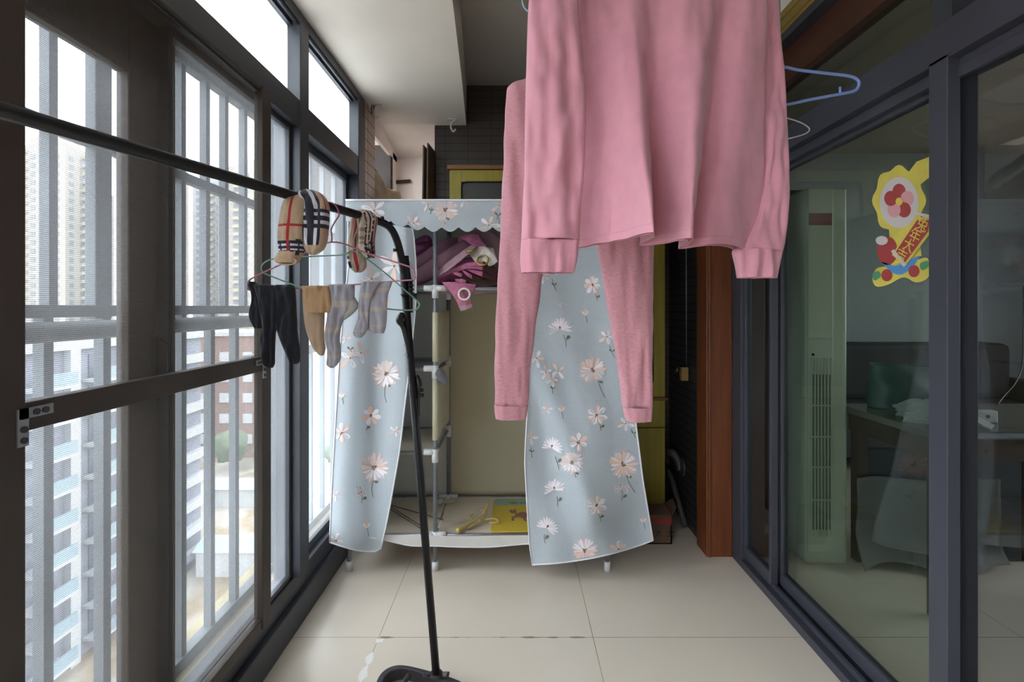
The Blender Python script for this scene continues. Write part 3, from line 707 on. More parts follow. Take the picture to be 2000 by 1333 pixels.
def fR(p):
    p.lily(1085, 520, 18, 0.2, 5, [(1078, 545), (1082, 558), (1086, 568)]); p.lily(1062, 540, 15, 0.5, 5); p.cosmos(1157, 556, 19, 7, 0.2, [(1163, 574), (1165, 582), (1167, 588)])
    p.lily(1095, 595, 6, 0.3, 5); p.bud(1144, 612, 10); p.fan(1094, 644, 24, -1.7, [(1100, 654), (1104, 664), (1106, 678)])
    p.lily(1186, 658, 19, -1.2, 5, [(1190, 675), (1195, 688), (1201, 700)]); p.lily(1048, 700, 20, 0.1, 5); p.lily(1066, 728, 15, 0.8, 5); p.lily(1078, 742, 16, 0.1, 5, [(1078, 752), (1079, 760), (1079, 770)]); p.lily(1090, 725, 18, -0.6, 4)
    p.daisy(1157, 723, 28, [(1168, 745), (1174, 762), (1182, 777)]); p.bud(1097, 800, 10); p.cosmos(1166, 812, 21, 7, 0.2, [(1171, 826), (1173, 836), (1174, 842)])
    p.lily(1222, 828, 18, -1.0, 5, [(1232, 838), (1238, 848), (1241, 856)]); p.lily(1035, 856, 17, -1.3, 5, [(1037, 874), (1038, 884), (1039, 894)]); p.cosmos(1130, 864, 20, 6, 0.5)
    p.fan(1077, 875, 22, -1.3, [(1084, 892), (1088, 904), (1092, 918)]); p.daisy(1116, 904, 24, [(1122, 924), (1124, 930), (1125, 934)])
    p.daisy(1217, 907, 30, [(1223, 930), (1231, 948), (1241, 963)]); p.sprig(1214, 957, 17); p.fan(1083, 957, 22, -1.7, [(1088, 970), (1089, 980), (1089, 990)])
    p.cosmos(1165, 988, 21, 7, 0.2, [(1169, 1003), (1172, 1012), (1174, 1020)]); p.bud(1257, 1017, 9); p.fan(1068, 1032, 23, -1.1, [(1063, 1044), (1063, 1054), (1065, 1062)])
    p.daisy(1142, 1076, 28); p.cosmos(1208, 1074, 19, 6, 0.5); p.lily(1068, 800, 12, -1.4, 5)
cloth_panel('curtain', WD, [(440, 1062), (600, 1045), (700, 1036), (820, 1029), (900, 1025), (980, 1029), (1060, 1034), (1105, 1040)],
            [(440, 1190), (600, 1205), (700, 1216), (820, 1241), (940, 1256), (1060, 1276)],
            dR, lambda u: 1104-10*u-38*u**2.2, fR, 440)
# scalloped valance
def dV(x, y): return 2.235+0.004*math.sin(x*0.02)+0.005*rnd(x*0.03, y*0.03)-0.010*(y-392)/60
def fV(p):
    p.lily(731, 411, 27, -1.8, 6, [(733, 424), (735, 436), (735, 440)]); p.lily(808, 436, 18, 0.2, 5); p.lily(835, 399, 15, 0.4, 4, [(842, 405), (842, 412), (840, 418)])
    p.daisy(870, 410, 26, [(869, 426), (870, 432), (869, 438)]); p.lily(906, 394, 13, 0.5, 4); p.lily(955, 440, 24, -1.2, 5, [(970, 430), (973, 422), (976, 438)]); p.lily(975, 402, 18, -2.2, 4)
    p.daisy(1060, 415, 24); p.cosmos(1130, 425, 18); p.lily(1190, 410, 20, 0.2)
def vb(u):
    x = 675+(1204-675)*u; s = (x-696)/33.2; a = abs(math.sin(s*PI))
    return (424 if x < 700 else 424+20*smooth(700, 850, x))+9*a
cloth_panel('valance', WD, [(380, 675), (470, 677)], [(380, 1204), (470, 1203)], dV, vb, fV, 392, piping=False, nu=240, nv=16)
bm = bmesh.new(); tube(bm, [P(675+x*26.45, 391, 2.232) for x in range(21)], 0.0045, 8); build('piping', bm, PIPE, WD)

# ================================================================ BEHIND THE WARDROBE
YEL = mat('yellow_laminate', '#91832b', 0.35, 0, 0.1, 30, 0.14, 3, stretch=(14, 14, 0.8)); BRN = mat('brown_edge', '#7a4f2a', 0.5, 0, 0.1, 40, 0.1, 8)
CY = 2.76; xa, xb = P(878, 0, CY).x, P(1299, 0, CY).x; zt = P(0, 328, CY).z
CB = thing('yellow_cabinet', ((xa+xb)/2, CY, 0), 'tall yellow laminate cabinet with a brown top standing behind the fabric wardrobe', 'cabinet')
bm = bmesh.new(); box(bm, xa, xb, CY+0.02, YB-0.005, 0.06, zt-0.01); build('carcass', bm, YEL, CB, bevel=0.003)
bm = bmesh.new(); box(bm, xa+0.03, xb-0.03, CY+0.05, YB-0.03, 0, 0.06); build('plinth', bm, BRN, CB)
build('cabinet_top', bx(xa-0.012, xb+0.012, CY-0.012, YB-0.003, zt-0.01, zt+0.014), BRN, CB, bevel=0.002)
zl = P(0, 780, CY).z; build('shelf_ledge', bx(xa, xb+0.012, CY-0.008, CY+0.02, zl-0.006, zl+0.008), BRN, CB)
def door_with_glass(x0, x1, z0, z1, gl):
    bm = bmesh.new(); y0, y1 = CY, CY+0.018; fw = 0.066
    if not gl: box(bm, x0, x1, y0, y1, z0, z1); d = build('door', bm, YEL, CB, bevel=0.002); return
    box(bm, x0, x0+fw, y0, y1, z0, z1); box(bm, x1-fw, x1, y0, y1, z0, z1); box(bm, x0+fw, x1-fw, y0, y1, z0, z0+fw); box(bm, x0+fw, x1-fw, y0, y1, z1-fw, z1)
    d = build('door', bm, YEL, CB, bevel=0.002)
    build('pane', bx(x0+fw, x1-fw, y0+0.010, y0+0.014, z0+fw, z1-fw), mat('dark_cabinet_glass', '#3f4142', 0.15), d)
    bm = bmesh.new(); a, b, c_, e_ = x0+fw, x1-fw, z0+fw, z1-fw; r = 0.03; pts = []
    for cx, cz, a0 in ((b-r, e_-r, 0), (a+r, e_-r, PI/2), (a+r, c_+r, PI), (b-r, c_+r, 1.5*PI)):
        pts += [(cx+r*math.cos(a0+k*PI/8), y0+0.003, cz+r*math.sin(a0+k*PI/8)) for k in range(5)]
    tube(bm, pts, 0.004, 6, True); build('gasket', bm, BLACKP, d)
xm = (xa+xb)/2
door_with_glass(xa, xm-0.002, zl+0.01, zt-0.012, True); door_with_glass(xm+0.002, xb, zl+0.01, zt-0.012, True)
zs_ = P(0, 836, CY).z
for a_, b_ in ((xa, xm-0.002), (xm+0.002, xb)):
    build('drawer', bx(a_, b_, CY, CY+0.018, zs_+0.003, zl-0.008), YEL, CB, bevel=0.002)
    door_with_glass(a_, b_, 0.065, zs_-0.002, False)
# two thin boards leaning in the alcove
for k, (px, lab) in enumerate(((836, 'thin brown board leaning upright in the alcove, the left one of two'), (844, 'thin brown board leaning upright in the alcove, the right one of two'))):
    Y = 2.98; p0 = P(px, 0, Y)
    bm = bmesh.new(); box(bm, p0.x-0.004, p0.x+0.004, Y-0.12, Y+0.05, 0, P(0, 296-4*k, Y).z)
    for v in bm.verts: v.co.x += (v.co.z-1.9)*0.012+ (v.co.y-Y)*0.08
    o = build('leaning_board', bm, mat('board_brown%d' % k, '#6d5b4d', 0.7, 0, 0.1, 30, 0.15, 5), bevel=0.001); rebase(o, (p0.x, Y, 0)); tag(o, lab, 'board', 'boards in the alcove')
# drain pipe elbow and torn sheet in the broken opening, hooks on the ceiling
o = build('waste_pipe', tb([(-1.0, 2.90, 2.25), (-0.93, 3.05, 2.12), (-0.91, 3.2, 2.02), (-0.92, 3.24, 1.6), (-0.92, 3.24, 1.2)], 0.035, seg=14, smooth_n=5), mat('pipe_dark', '#4a4542', 0.45, 0, 0.2, 40, 0.2, 8), smooth=True)
rebase(o, (-0.92, 3.24, 1.2)); tag(o, 'dark waste pipe inside the broken wall opening at the far left corner', 'pipe')
c = [[Vector((-0.842, 2.89, 2.10)), Vector((-0.842, 2.93, 2.06)), Vector((-0.835, 2.97, 1.99))], [Vector((-0.835, 2.89, 2.0)), Vector((-0.80, 2.98, 1.99)), Vector((-0.79, 3.06, 1.97))], [Vector((-0.835, 2.89, 1.93)), Vector((-0.79, 3.02, 1.92)), Vector((-0.73, 3.14, 1.93))], [Vector((-0.835, 2.9, 1.75)), Vector((-0.78, 3.03, 1.75)), Vector((-0.66, 3.2, 1.75))]]
bm = bmesh.new(); surface(bm, sheet(c, 6, 6, 0.02, (15, 15), 4)); o = build('torn_sheet', bm, mat('torn_paper', '#b5a48b', 0.85, 0, 0.5, 20, 0.12, 8), smooth=True, solid=0.002)
rebase(o, (-0.8, 3.0, 1.45)); tag(o, 'torn beige plastic sheet hanging below the broken wall opening', 'sheet')
o = struct('trim_4', tb([(-0.87, 3.455, 2.115), (-0.74, 3.455, 2.125)], 0.013, seg=8), mat('black_rubber', '#2b2725', 0.7))
HK = mat('hook_plastic', '#b9b1a4', 0.5)
for (px, py, l, fl) in ((735, 198, 'old plastic pole bracket under the ceiling beside the left window', 1), (884, 236, 'old plastic pole bracket where beam and dark tiles meet', 0)):
    Y = 2.74 if fl else 2.95; p = P(px, 0, Y); p.z = ZB; e = thing('pole_bracket', p, l, 'bracket', 'old pole brackets under the ceiling')
    bm = bmesh.new(); box(bm, p.x-0.03, p.x+0.03, p.y-0.012, p.y+0.012, p.z-0.004, p.z); build('bracket_plate', bm, HK, e)
    bm = bmesh.new(); tube(bm, [p+Vector((0.018, 0, -0.004)), p+Vector((-0.004, 0, -0.02)), p+Vector((-0.010, 0, -0.05)), p+Vector((0.004, 0, -0.075)), p+Vector((0.018, 0, -0.06))], 0.006, 8, smooth_n=4); build('hook_arm', bm, HK, e)
    if fl: bm = bmesh.new(); tube(bm, [p+Vector((-0.026, 0, -0.004)), p+Vector((-0.026, 0, -0.05)), p+Vector((-0.014, 0, -0.052)), p+Vector((-0.014, 0, -0.004))], 0.0035, 6); build('wire_loop', bm, FRAME, e)
# switch box, pipe and carton by the dark side wall
SWM = mat('brass_cover', '#8f7340', 0.5, 0, 0.1, 40, 0.1, 9)
e = thing('wall_switch_box', (0.968, 2.71, 0.86), 'small brass coloured box on the dark tiled side wall', 'switch box')
build('cover', bx(0.925, 0.962, 2.69, 2.725, 0.82, 0.895), SWM, e, bevel=0.002)
bm = bmesh.new(); tube(bm, [(0.972, 2.76, 0.885), (0.935, 2.77, 0.89), (0.915, 2.76, 0.86)], 0.013, 10); build('valve', bm, BLACKP, e)
o = build('wall_wire', tb([(0.968, 2.74, 0.90), (0.968, 2.745, 1.6), (0.968, 2.75, 2.4)], 0.002, seg=6), GREYM); rebase(o, (0.968, 2.74, 0.9)); tag(o, 'thin wire running up the dark side wall above the brass box', 'wire')
e = thing('drain_pipe', (0.95, 2.75, 0.03), 'grey drain pipe with a round elbow low on the dark side wall', 'pipe')
DP = mat('drain_grey', '#434446', 0.45, 0, 0.1, 60, 0.1, 10)
build('pipe_run', tb([(0.90, 2.98, 0.30), (0.925, 2.86, 0.22), (0.94, 2.68, 0.02)], 0.016, seg=12), DP, e)
build('pipe_elbow', tb([(0.90, 2.97, 0.30), (0.905, 2.9, 0.36), (0.93, 2.86, 0.37), (0.955, 2.84, 0.33), (0.966, 2.83, 0.28)], 0.022, seg=12, smooth_n=4), DP, e)
bm = bmesh.new(); disc(bm, (0.963, 2.80, 0.31), 0.05, 0.012, 'X', 20); build('wall_flange', bm, DP, e)
# carton
CART = mat('carton_brown', '#5d4738', 0.85, 0, 0.2, 60, 0.1, 8); REDT = mat('carton_red_band', '#7c2621', 0.6)
yk = 2.52; k0, k1 = P(1258, 0, yk).x, P(1312, 0, yk).x; zk = P(0, 1027, yk).z; 
e = thing('carton', ((k0+k1)/2, yk+0.08, 0), 'small open cardboard carton with a red band on the floor beside the wardrobe', 'box')
bm = bmesh.new(); zk = 0.15; box(bm, k0, k1, yk, yk+0.006, 0, zk); box(bm, k0, k1, yk+0.14, yk+0.146, 0, zk); box(bm, k0, k0+0.006, yk, yk+0.146, 0, zk); box(bm, k1-0.006, k1, yk, yk+0.146, 0, zk); box(bm, k0, k1, yk, yk+0.146, 0, 0.006)
build('carton_body', bm, CART, e)
bm = bmesh.new()
for a in (((k0, yk, zk), (k1, yk, zk), (k1-0.02, yk+0.07, zk+0.028), (k0+0.02, yk+0.07, zk+0.03)), ((k1, yk, zk), (k1, yk+0.146, zk), (k1+0.045, yk+0.12, zk+0.04), (k1+0.03, yk+0.02, zk+0.035))):
    bm.faces.new([bm.verts.new(q) for q in a])
build('carton_flap', bm, CART, e, solid=0.004)
bm = bmesh.new(); v = [bm.verts.new(q) for q in ((k0, yk-0.001, 0.112), (k1, yk-0.001, 0.10), (k1, yk-0.001, 0.14), (k0, yk-0.001, 0.135))]; bm.faces.new(v); build('red_band', bm, REDT, e, solid=0.001)

def text_mesh(name, body, m, parent, loc, size, rotm, ext=0.0004, align='CENTER'):
    cu = bpy.data.curves.new(name, 'FONT'); cu.body = body; cu.size = size; cu.align_x = align; cu.align_y = 'CENTER'; cu.extrude = ext
    t = bpy.data.objects.new('tmp_text', cu); C.objects.link(t)
    dg = bpy.context.evaluated_depsgraph_get(); me = bpy.data.meshes.new_from_object(t.evaluated_get(dg)); bpy.data.objects.remove(t)
    me.transform(Matrix.Translation(Vector(loc)) @ rotm)
    if parent is not None: me.transform(Matrix.Translation(-root_loc(parent)))
    me.materials.clear(); me.materials.append(m); o = bpy.data.objects.new(name, me); C.objects.link(o)
    if parent is not None: o.parent = parent
    return o
RX = Matrix.Rotation(PI/2, 4, 'X')
text_mesh('carton_print', 'II: 大 士', BLACKP, e, ((k0+k1)/2+0.01, yk-0.001, 0.055), 0.045, RX)

# ================================================================ THINGS IN THE WARDROBE
MAUV = mat('curtain_lining_mauve', '#8a6272', 0.85, 0, 0.3, 300, 0.08, 20); MAUL = mat('curtain_lining_light', '#a78590', 0.85, 0, 0.3, 300, 0.08, 20)
MAG = mat('curtain_magenta', '#7d3a5e', 0.5, 0, 0.3, 90, 0.3, 60); MAGL = mat('curtain_pink_pattern', '#b06486', 0.55, 0, 0.3, 90, 0.2, 70)
MDK = mat('curtain_dark_edge', '#4a2f28', 0.7, 0, 0.2, 90, 0.15, 30); WLI = mat('curtain_white_band', '#c9c0ba', 0.8, 0, 0.2, 200, 0.05, 20); GOLDR = mat('gold_ring', '#a89345', 0.3, 0.8); IVR = mat('ivory_ring', '#dcd8c6', 0.35)
def sheet_px(name, rows, m, parent, nu=8, nv=6, wr=0.004, wf=(35, 35), seed=0, solid=0.002):
    bm = bmesh.new(); surface(bm, sheet([[P(*q) for q in r] for r in rows], nu, nv, wr, wf, seed)); return build(name, bm, m, parent, smooth=True, solid=solid)
PC = thing('mauve_grommet_curtain', P(900, 556, 2.45), 'crumpled mauve lined curtain draped over the top wardrobe shelf', 'curtain')
def roll(name, ctrl, m, parent, seed, amp=0.012, seg=26, n=7):
    """a bunched roll of cloth: path of (px, py, Y, radius) with lengthwise folds"""
    P4 = spline([P(a, b, c_) for a, b, c_, r in ctrl], n); Rr = spline([Vector((r, 0, 0)) for a, b, c_, r in ctrl], n)
    bm = bmesh.new(); g = []
    for i, p in enumerate(P4):
        a = P4[max(0, i-1)]; b = P4[min(len(P4)-1, i+1)]; t = (b-a).normalized(); s_ = t.cross(Vector((0, 1, 0))).normalized(); u_ = s_.cross(t).normalized(); ring = []
        for k in range(seg):
            th = 2*PI*k/seg; r = Rr[i].x*(1+amp*18*rnd(math.cos(th)*1.6+seed, math.sin(th)*1.6, i*0.05+seed)+amp*10*rnd(math.cos(th)*4+seed, math.sin(th)*4, i*0.12))
            ring.append(p+s_*r*math.cos(th)+u_*r*math.sin(th)*0.75)
        g.append(ring)
    V = surface(bm, g, True); bm.faces.new(V[0]); bm.faces.new(V[-1]); return build(name, bm, m, parent, smooth=True)
roll('lining_fold', [(795, 552, 2.42, .030), (830, 535, 2.38, .040), (870, 510, 2.37, .045), (905, 484, 2.40, .035), (930, 470, 2.45, .012)], MAUV, PC, 1)
roll('lining_fold', [(800, 520, 2.50, .030), (835, 505, 2.46, .040), (870, 482, 2.46, .036), (895, 470, 2.5, .015)], MAUV, PC, 3)
roll('lining_fold', [(885, 482, 2.58, .02), (920, 470, 2.56, .04), (950, 466, 2.55, .045), (975, 490, 2.55, .04), (985, 530, 2.55, .04)], MAUL, PC, 5)
roll('lining_fold', [(806, 498, 2.55, .02), (825, 488, 2.52, .03), (845, 482, 2.55, .02)], MAG, PC, 6)
roll('lining_fold', [(812, 474, 2.60, .014), (832, 468, 2.58, .022), (840, 474, 2.6, .014)], MAG, PC, 9)
roll('underside_fold', [(800, 562, 2.34, .012), (860, 566, 2.36, .020), (930, 566, 2.36, .022), (985, 560, 2.38, .02)], MAUL, PC, 8)
sheet_px('lining_flap', [[(853, 530, 2.30), (880, 508, 2.29), (905, 490, 2.31), (918, 479, 2.33)], [(851, 545, 2.29), (885, 522, 2.28), (912, 500, 2.29), (935, 484, 2.31)]], MAUL, PC, seed=2)
sheet_px('white_band', [[(905, 490, 2.34), (925, 484, 2.335), (945, 482, 2.33), (963, 486, 2.34)], [(915, 495, 2.325), (932, 498, 2.32), (955, 492, 2.31), (968, 500, 2.31)], [(930, 515, 2.315), (942, 517, 2.31), (958, 520, 2.30), (972, 511, 2.30)]], WLI, PC, seed=4)
o = bmesh.new(); torus_px(o, P(943, 509, 2.295), 0.026, 0.0045, (0.1, 1, -0.5)); build('grommet', o, GOLDR, PC)
o = bmesh.new(); torus_px(o, P(919, 487, 2.31), 0.026, 0.0045, (0.3, 0.5, -1)); build('grommet', o, GOLDR, PC)
PM = thing('pink_grommet_curtain', P(900, 556, 2.36), 'patterned magenta curtain pleated on the top wardrobe shelf with one corner hanging down', 'curtain')
roll('bunched_cloth', [(856, 550, 2.38, .028), (885, 530, 2.35, .045), (920, 520, 2.35, .04), (950, 530, 2.36, .035), (975, 545, 2.36, .03)], MAG, PM, 2, 0.018)
roll('bunched_cloth', [(893, 474, 2.50, .018), (918, 470, 2.45, .035), (940, 478, 2.42, .02)], MAGL, PM, 7, 0.01)
sheet_px('patterned_fold', [[(895, 464, 2.40), (915, 458, 2.395), (933, 457, 2.39)], [(912, 472, 2.375), (925, 471, 2.37), (942, 472, 2.37)], [(924, 483, 2.36), (938, 482, 2.355), (951, 482, 2.36)]], MAGL, PM, seed=6)
for k, (a, b, c_, d) in enumerate((((865, 535), (905, 516), (944, 511), (944, 520)), ((880, 530), (912, 518), (944, 522), (943, 528)), ((905, 520), (925, 527), (943, 531), (942, 541)), ((900, 524), (912, 532), (922, 538), (922, 545)), ((884, 530), (895, 533), (903, 535), (901, 542)), ((888, 545), (900, 545), (911, 548), (909, 553)))):
    y_ = 2.300-0.004*k
    pl_ = sheet_px('pleat', [[(*a, y_+.03), (*b, y_), (*c_, y_-.004)], [(a[0]+3, a[1]+6, y_+.02), (b[0], b[1]+7, y_-.012), (*d, y_-.012)]], MAGL, PM, seed=k, wr=0.002)
    sheet_px('pleat_edge', [[(*c_, y_-.003), (c_[0]+18, c_[1]+8, y_+.02), (975, c_[1]+(18 if k < 3 else 14), y_+.04)], [(*d, y_-.011), (d[0]+18, d[1]+7, y_+.01), (975, min(556, d[1]+18), y_+.03)]], MDK, pl_, seed=k, wr=0.002)
hc = sheet_px('hanging_corner', [[(863, 552, 2.27), (880, 551, 2.255), (905, 553, 2.255), (930, 556, 2.27)], [(875, 565, 2.245), (888, 568, 2.242), (908, 568, 2.243), (926, 568, 2.25)], [(888, 582, 2.243), (898, 584, 2.24), (910, 585, 2.24), (920, 584, 2.246)], [(896, 597, 2.243), (903, 600, 2.24), (911, 600, 2.24), (918, 600, 2.245)]], MAGL, PM, seed=9, wr=0.002)
sheet_px('corner_hem', [[(895, 596, 2.242), (910, 597, 2.238), (921, 593, 2.243)], [(900, 608, 2.242), (911, 605, 2.238), (923, 600, 2.243)]], MAUL, PM, seed=9, wr=0.001)
o = bmesh.new(); torus_px(o, P(907, 575, 2.236), 0.0255, 0.0052, (0, 1, 0.05)); build('grommet', o, IVR, PM)
o = bmesh.new(); disc(o, P(907, 575, 2.240), 0.022, 0.001, 'Y', 24); build('grommet_hole', o, MAG, PM)
# grey cloth on the second shelf
GRY = mat('grey_cloth', '#6f7177', 0.85, 0, 0.3, 200, 0.08, 20)
o = thing('folded_grey_cloth', P(830, 714, 2.42), 'grey striped cloth lying over the second shelf beside the middle post', 'cloth')
sheet_px('cloth_body', [[(790, 705, 2.6), (825, 704, 2.6), (860, 706, 2.6)], [(795, 712, 2.38), (830, 711, 2.38), (872, 712, 2.42)], [(800, 720, 2.29), (832, 719, 2.28), (856, 719, 2.29)]], GRY, o, seed=3)
sheet_px('cloth_corner', [[(845, 722, 2.262), (857, 722, 2.26), (868, 724, 2.275)], [(852, 735, 2.255), (862, 738, 2.255), (873, 742, 2.265)], [(858, 748, 2.258), (866, 751, 2.258), (873, 753, 2.262)]], GRY, o, seed=5)
# yellow paper bag lying flat on the bottom shelf
zsh = SH[3]+0.012
def on_shelf(px, py, dz=0.0): Y = FPX*(CAMH-(zsh+dz))/(py-VY); return P(px, py, Y)
BYEL = mat('bag_yellow', '#c9ad3c', 0.5, 0, 0.05, 60, 0.03, 6); BGRN = mat('bag_green', '#8fa58c', 0.5); BFIG = mat('bag_brown_print', '#8a5f52', 0.6); BCORD = mat('bag_cord', '#d0a92a', 0.6); BTXT = mat('bag_text', '#3d5248', 0.6)
q = on_shelf(1000, 1020)
BG = thing('yellow_paper_bag', (q.x, q.y, zsh), 'flat yellow paper bag with green top and brown dog print on the bottom shelf', 'bag')
def flat(pts, dz, m, name, parent, th=0.001, skew=0):
    bm = bmesh.new(); bm.faces.new([bm.verts.new(on_shelf(a, b, dz)) for a, b in pts][::-1]); 
    return build(name, bm, m, parent, solid=th, soloff=0)
bm = bmesh.new()
T = [on_shelf(a, b, 0.012) for a, b in ((960, 1036), (1036, 1035), (1036, 976), (970, 975), (964, 979))]; B_ = [Vector((v.x, v.y, zsh)) for v in T]
tv = [bm.verts.new(v) for v in T]; bv = [bm.verts.new(v) for v in B_]; bm.faces.new(tv); bm.faces.new(bv[::-1])
for i in range(5): bm.faces.new((tv[i], tv[(i+1) % 5], bv[(i+1) % 5], bv[i]))
for v in bm.verts: pass
build('bag_body', bm, BYEL, BG, bevel=0.002)
flat([(963, 988), (1036, 988), (1036, 975.5), (970, 975), (964, 979)], 0.0125, BGRN, 'green_band', BG)
dog = [(995, 997), (999, 996), (1001, 999), (1003, 995), (1006, 995), (1009, 1000), (1007, 1004), (1012, 1003), (1016, 1001), (1026, 1001), (1030, 1004), (1030, 1010), (1026, 1013), (1029, 1018), (1026, 1019), (1020, 1012), (1012, 1010), (1004, 1012), (1004, 1017), (999, 1018), (999, 1010), (1007, 1008), (1005, 1003), (1000, 1003), (996, 1001)]
flat(dog, 0.0135, BFIG, 'dog_print', BG)
bm = bmesh.new(); tube(bm, [on_shelf(a, b, 0.017) for a, b in ((999, 979), (1001, 986), (1004, 991), (1010, 994), (1020, 993), (1034, 992))], 0.0016, 6, smooth_n=4); build('cord_handle', bm, BCORD, BG)
q = on_shelf(1014.5, 983, 0.014); text_mesh('bag_text', 'RED DOG', BTXT, BG, (q.x, q.y, q.z), 0.024, Matrix.Rotation(0.05, 4, 'X'))
# yellow plastic hanger lying on the shelf
YH = mat('yellow_hanger_plastic', '#c2aa68', 0.4, 0, 0.03, 50)
q = on_shelf(925, 1020); HG = thing('plastic_hanger', (q.x, q.y, zsh), 'pale yellow plastic hanger lying on the bottom wardrobe shelf beside the paper bag', 'hanger')
bm = bmesh.new(); tube(bm, [on_shelf(a, b, d) for a, b, d in ((893, 1038, .012), (905, 1031, .012), (920, 1022, .018), (935, 1012, .028), (946, 1001, .04), (951, 992, .05), (951, 985, .055))], lambda s: 0.013-0.008*min(1, s*2.2), 10, smooth_n=4)
build('hanger_arm', bm, YH, HG, smooth=True)
bm = bmesh.new(); tube(bm, [on_shelf(a, b, d) for a, b, d in ((915, 1032, .008), (930, 1024, .01), (940, 1019, .012), (948, 1008, .02), (951, 996, .03))], 0.004, 8, smooth_n=4); build('lower_bar', bm, YH, HG)
bm = bmesh.new(); tube(bm, [on_shelf(a, b, d) for a, b, d in ((938, 1015, .012), (952, 1015, .01), (966, 1014, .02), (974, 1019, .02), (968, 1022, .016), (956, 1021, .016))], 0.0045, 8, smooth_n=4); build('hook', bm, YH, HG)
for pts in (((925, 1017, .012), (917, 1011, .02), (919, 1006, .025), (925, 1005, .025)), ((946, 997, .03), (940, 997, .03), (939, 994, .03)), ((918, 1011, .02), (913, 1015, .01), (912, 1013, .01))):
    bm = bmesh.new(); tube(bm, [on_shelf(a, b, d) for a, b, d in pts], 0.003, 8, smooth_n=3); build('clip_arm', bm, YH, HG)
for k, (a, b) in enumerate((((757, 984), (866, 1016)), ((757, 988), (838, 1043)), ((760, 985), (826, 1030)))):
    p0 = on_shelf(a[0]-6, a[1], 0.010); p1 = on_shelf(*b, 0.010)
    o = build('metal_rod', tb([p0, p1], 0.0025, seg=8), mat('rod_brown%d' % k, '#6b5a4e', 0.5, 0.3)); rebase(o, p0)
    tag(o, ('thin brown metal rod on the bottom shelf, the farthest of three', 'thin brown metal rod on the bottom shelf, the nearest of three', 'thin brown metal rod on the bottom shelf, between the other two')[k], 'rod', 'thin rods on the bottom shelf')
o = flat([(852, 979), (862, 974), (866, 981), (858, 986)], 0.006, WPLAS, 'paper_scrap', None); rebase(o, on_shelf(859, 980)); tag(o, 'small white paper scrap on the bottom shelf behind the middle post', 'paper')
o = flat([(870, 976), (889, 975), (887, 983), (868, 984)], 0.005, CREAM, 'card_scrap', None); rebase(o, on_shelf(878, 980)); tag(o, 'small cream card lying behind the yellow plastic hanger', 'card')
# dark slippers below the wardrobe
for k, (px, l) in enumerate(((925, 'dark slipper in the shadow under the wardrobe, the left one'), (985, 'dark slipper in the shadow under the wardrobe, the right one'))):
    Y = 2.62; p = P(px, 0, Y); e = thing('slipper', (p.x, Y, 0), l, 'slipper', 'slippers under the wardrobe')
    bm = bmesh.new(); tube(bm, [(p.x, Y-0.12, 0.016), (p.x, Y-0.05, 0.014), (p.x, Y+0.05, 0.014), (p.x, Y+0.12, 0.016)], lambda s: 0.03+0.014*math.sin(s*PI), 12, smooth_n=4)
    for v in bm.verts: v.co.z = max(0.002, 0.016+(v.co.z-0.016)*0.35)
    build('sole', bm, BLACKP, e, smooth=True)
    bm = bmesh.new(); surface(bm, [[Vector((p.x+0.042*math.cos(a), Y-0.09+0.03*i, 0.02+0.045*math.sin(a))) for a in [PI*k2/10 for k2 in range(11)]] for i in range(4)]); build('strap', bm, BLACKP, e, smooth=True, solid=0.004)

# ================================================================ GARMENT RACK
BAR = lambda px: None
def barpt(Y): return Vector((-0.705+0.324*(Y-0.666), Y, 1.50))
GR = thing('garment_rack', (-0.26, 1.6, 0), 'black tubular clothes rack with socks and hangers on its top bar', 'clothes rack')
e1 = barpt(1.48)
post_top = P(781, 500, 1.585); bm = bmesh.new()
path = [barpt(0.30), barpt(0.9), barpt(1.2), barpt(1.42), barpt(1.50)]
bend = spline([barpt(1.40), barpt(1.50), P(757, 441, 1.555), P(772, 462, 1.575), P(783, 500, 1.585), P(790, 545, 1.588)], 6)
tube(bm, [barpt(0.30)]+bend, 0.0122, 16); build('top_bar', bm, BLACKM, GR)
pb = P(852, 1318, 1.568)
build('post', tb([P(788, 535, 1.588), pb], 0.0128, seg=16), BLACKM, GR)
def onpost(py, dx=0): 
    a, b = P(788, 535, 1.588), pb; t = (py-535)/(1318-535); p = a.lerp(b, t); return p+Vector((dx, 0, 0))
build('inner_tube', tb([onpost(500, 0.012), onpost(548, 0.014)], 0.010, seg=14), BLACKM, GR)
bm = bmesh.new(); tube(bm, [onpost(545, .02), onpost(612, .012)], 0.0085, 12); build('telescopic_tube', bm, BLACKM, GR)
for py in (549, 558, 566, 574): bm = bmesh.new(); disc(bm, onpost(py, 0.020), 0.0105, 0.006, 'Z', 14); build('ring_clamp', bm, BLACKP, GR)
bm = bmesh.new(); tube(bm, [onpost(578, 0.018), onpost(580, 0.038)], lambda s: 0.008+0.003*s, 10); build('thumb_screw', bm, BLACKP, GR)
bm = bmesh.new(); disc(bm, onpost(576), 0.0155, 0.006, 'Z', 18); build('collar', bm, BLACKP, GR)
bm = bmesh.new(); tube(bm, [onpost(612, -0.013)+Vector((0, -0.012, 0)), onpost(628, -0.018)+Vector((0, -0.016, 0)), onpost(645, -0.012)+Vector((0, -0.012, 0)), onpost(690, -0.002)+Vector((0, -0.008, 0))], lambda s: 0.006+0.010*math.exp(-((s-0.3)/0.22)**2), 12, smooth_n=5); build('lock_lever', bm, BLACKP, GR, smooth=True)
bm = bmesh.new(); tube(bm, [onpost(735, 0.016), onpost(752, 0.022), onpost(770, 0.018), onpost(815, 0.012)], lambda s: 0.004+0.006*math.exp(-((s-0.3)/0.22)**2), 12, smooth_n=5); build('lock_lever', bm, BLACKP, GR, smooth=True)
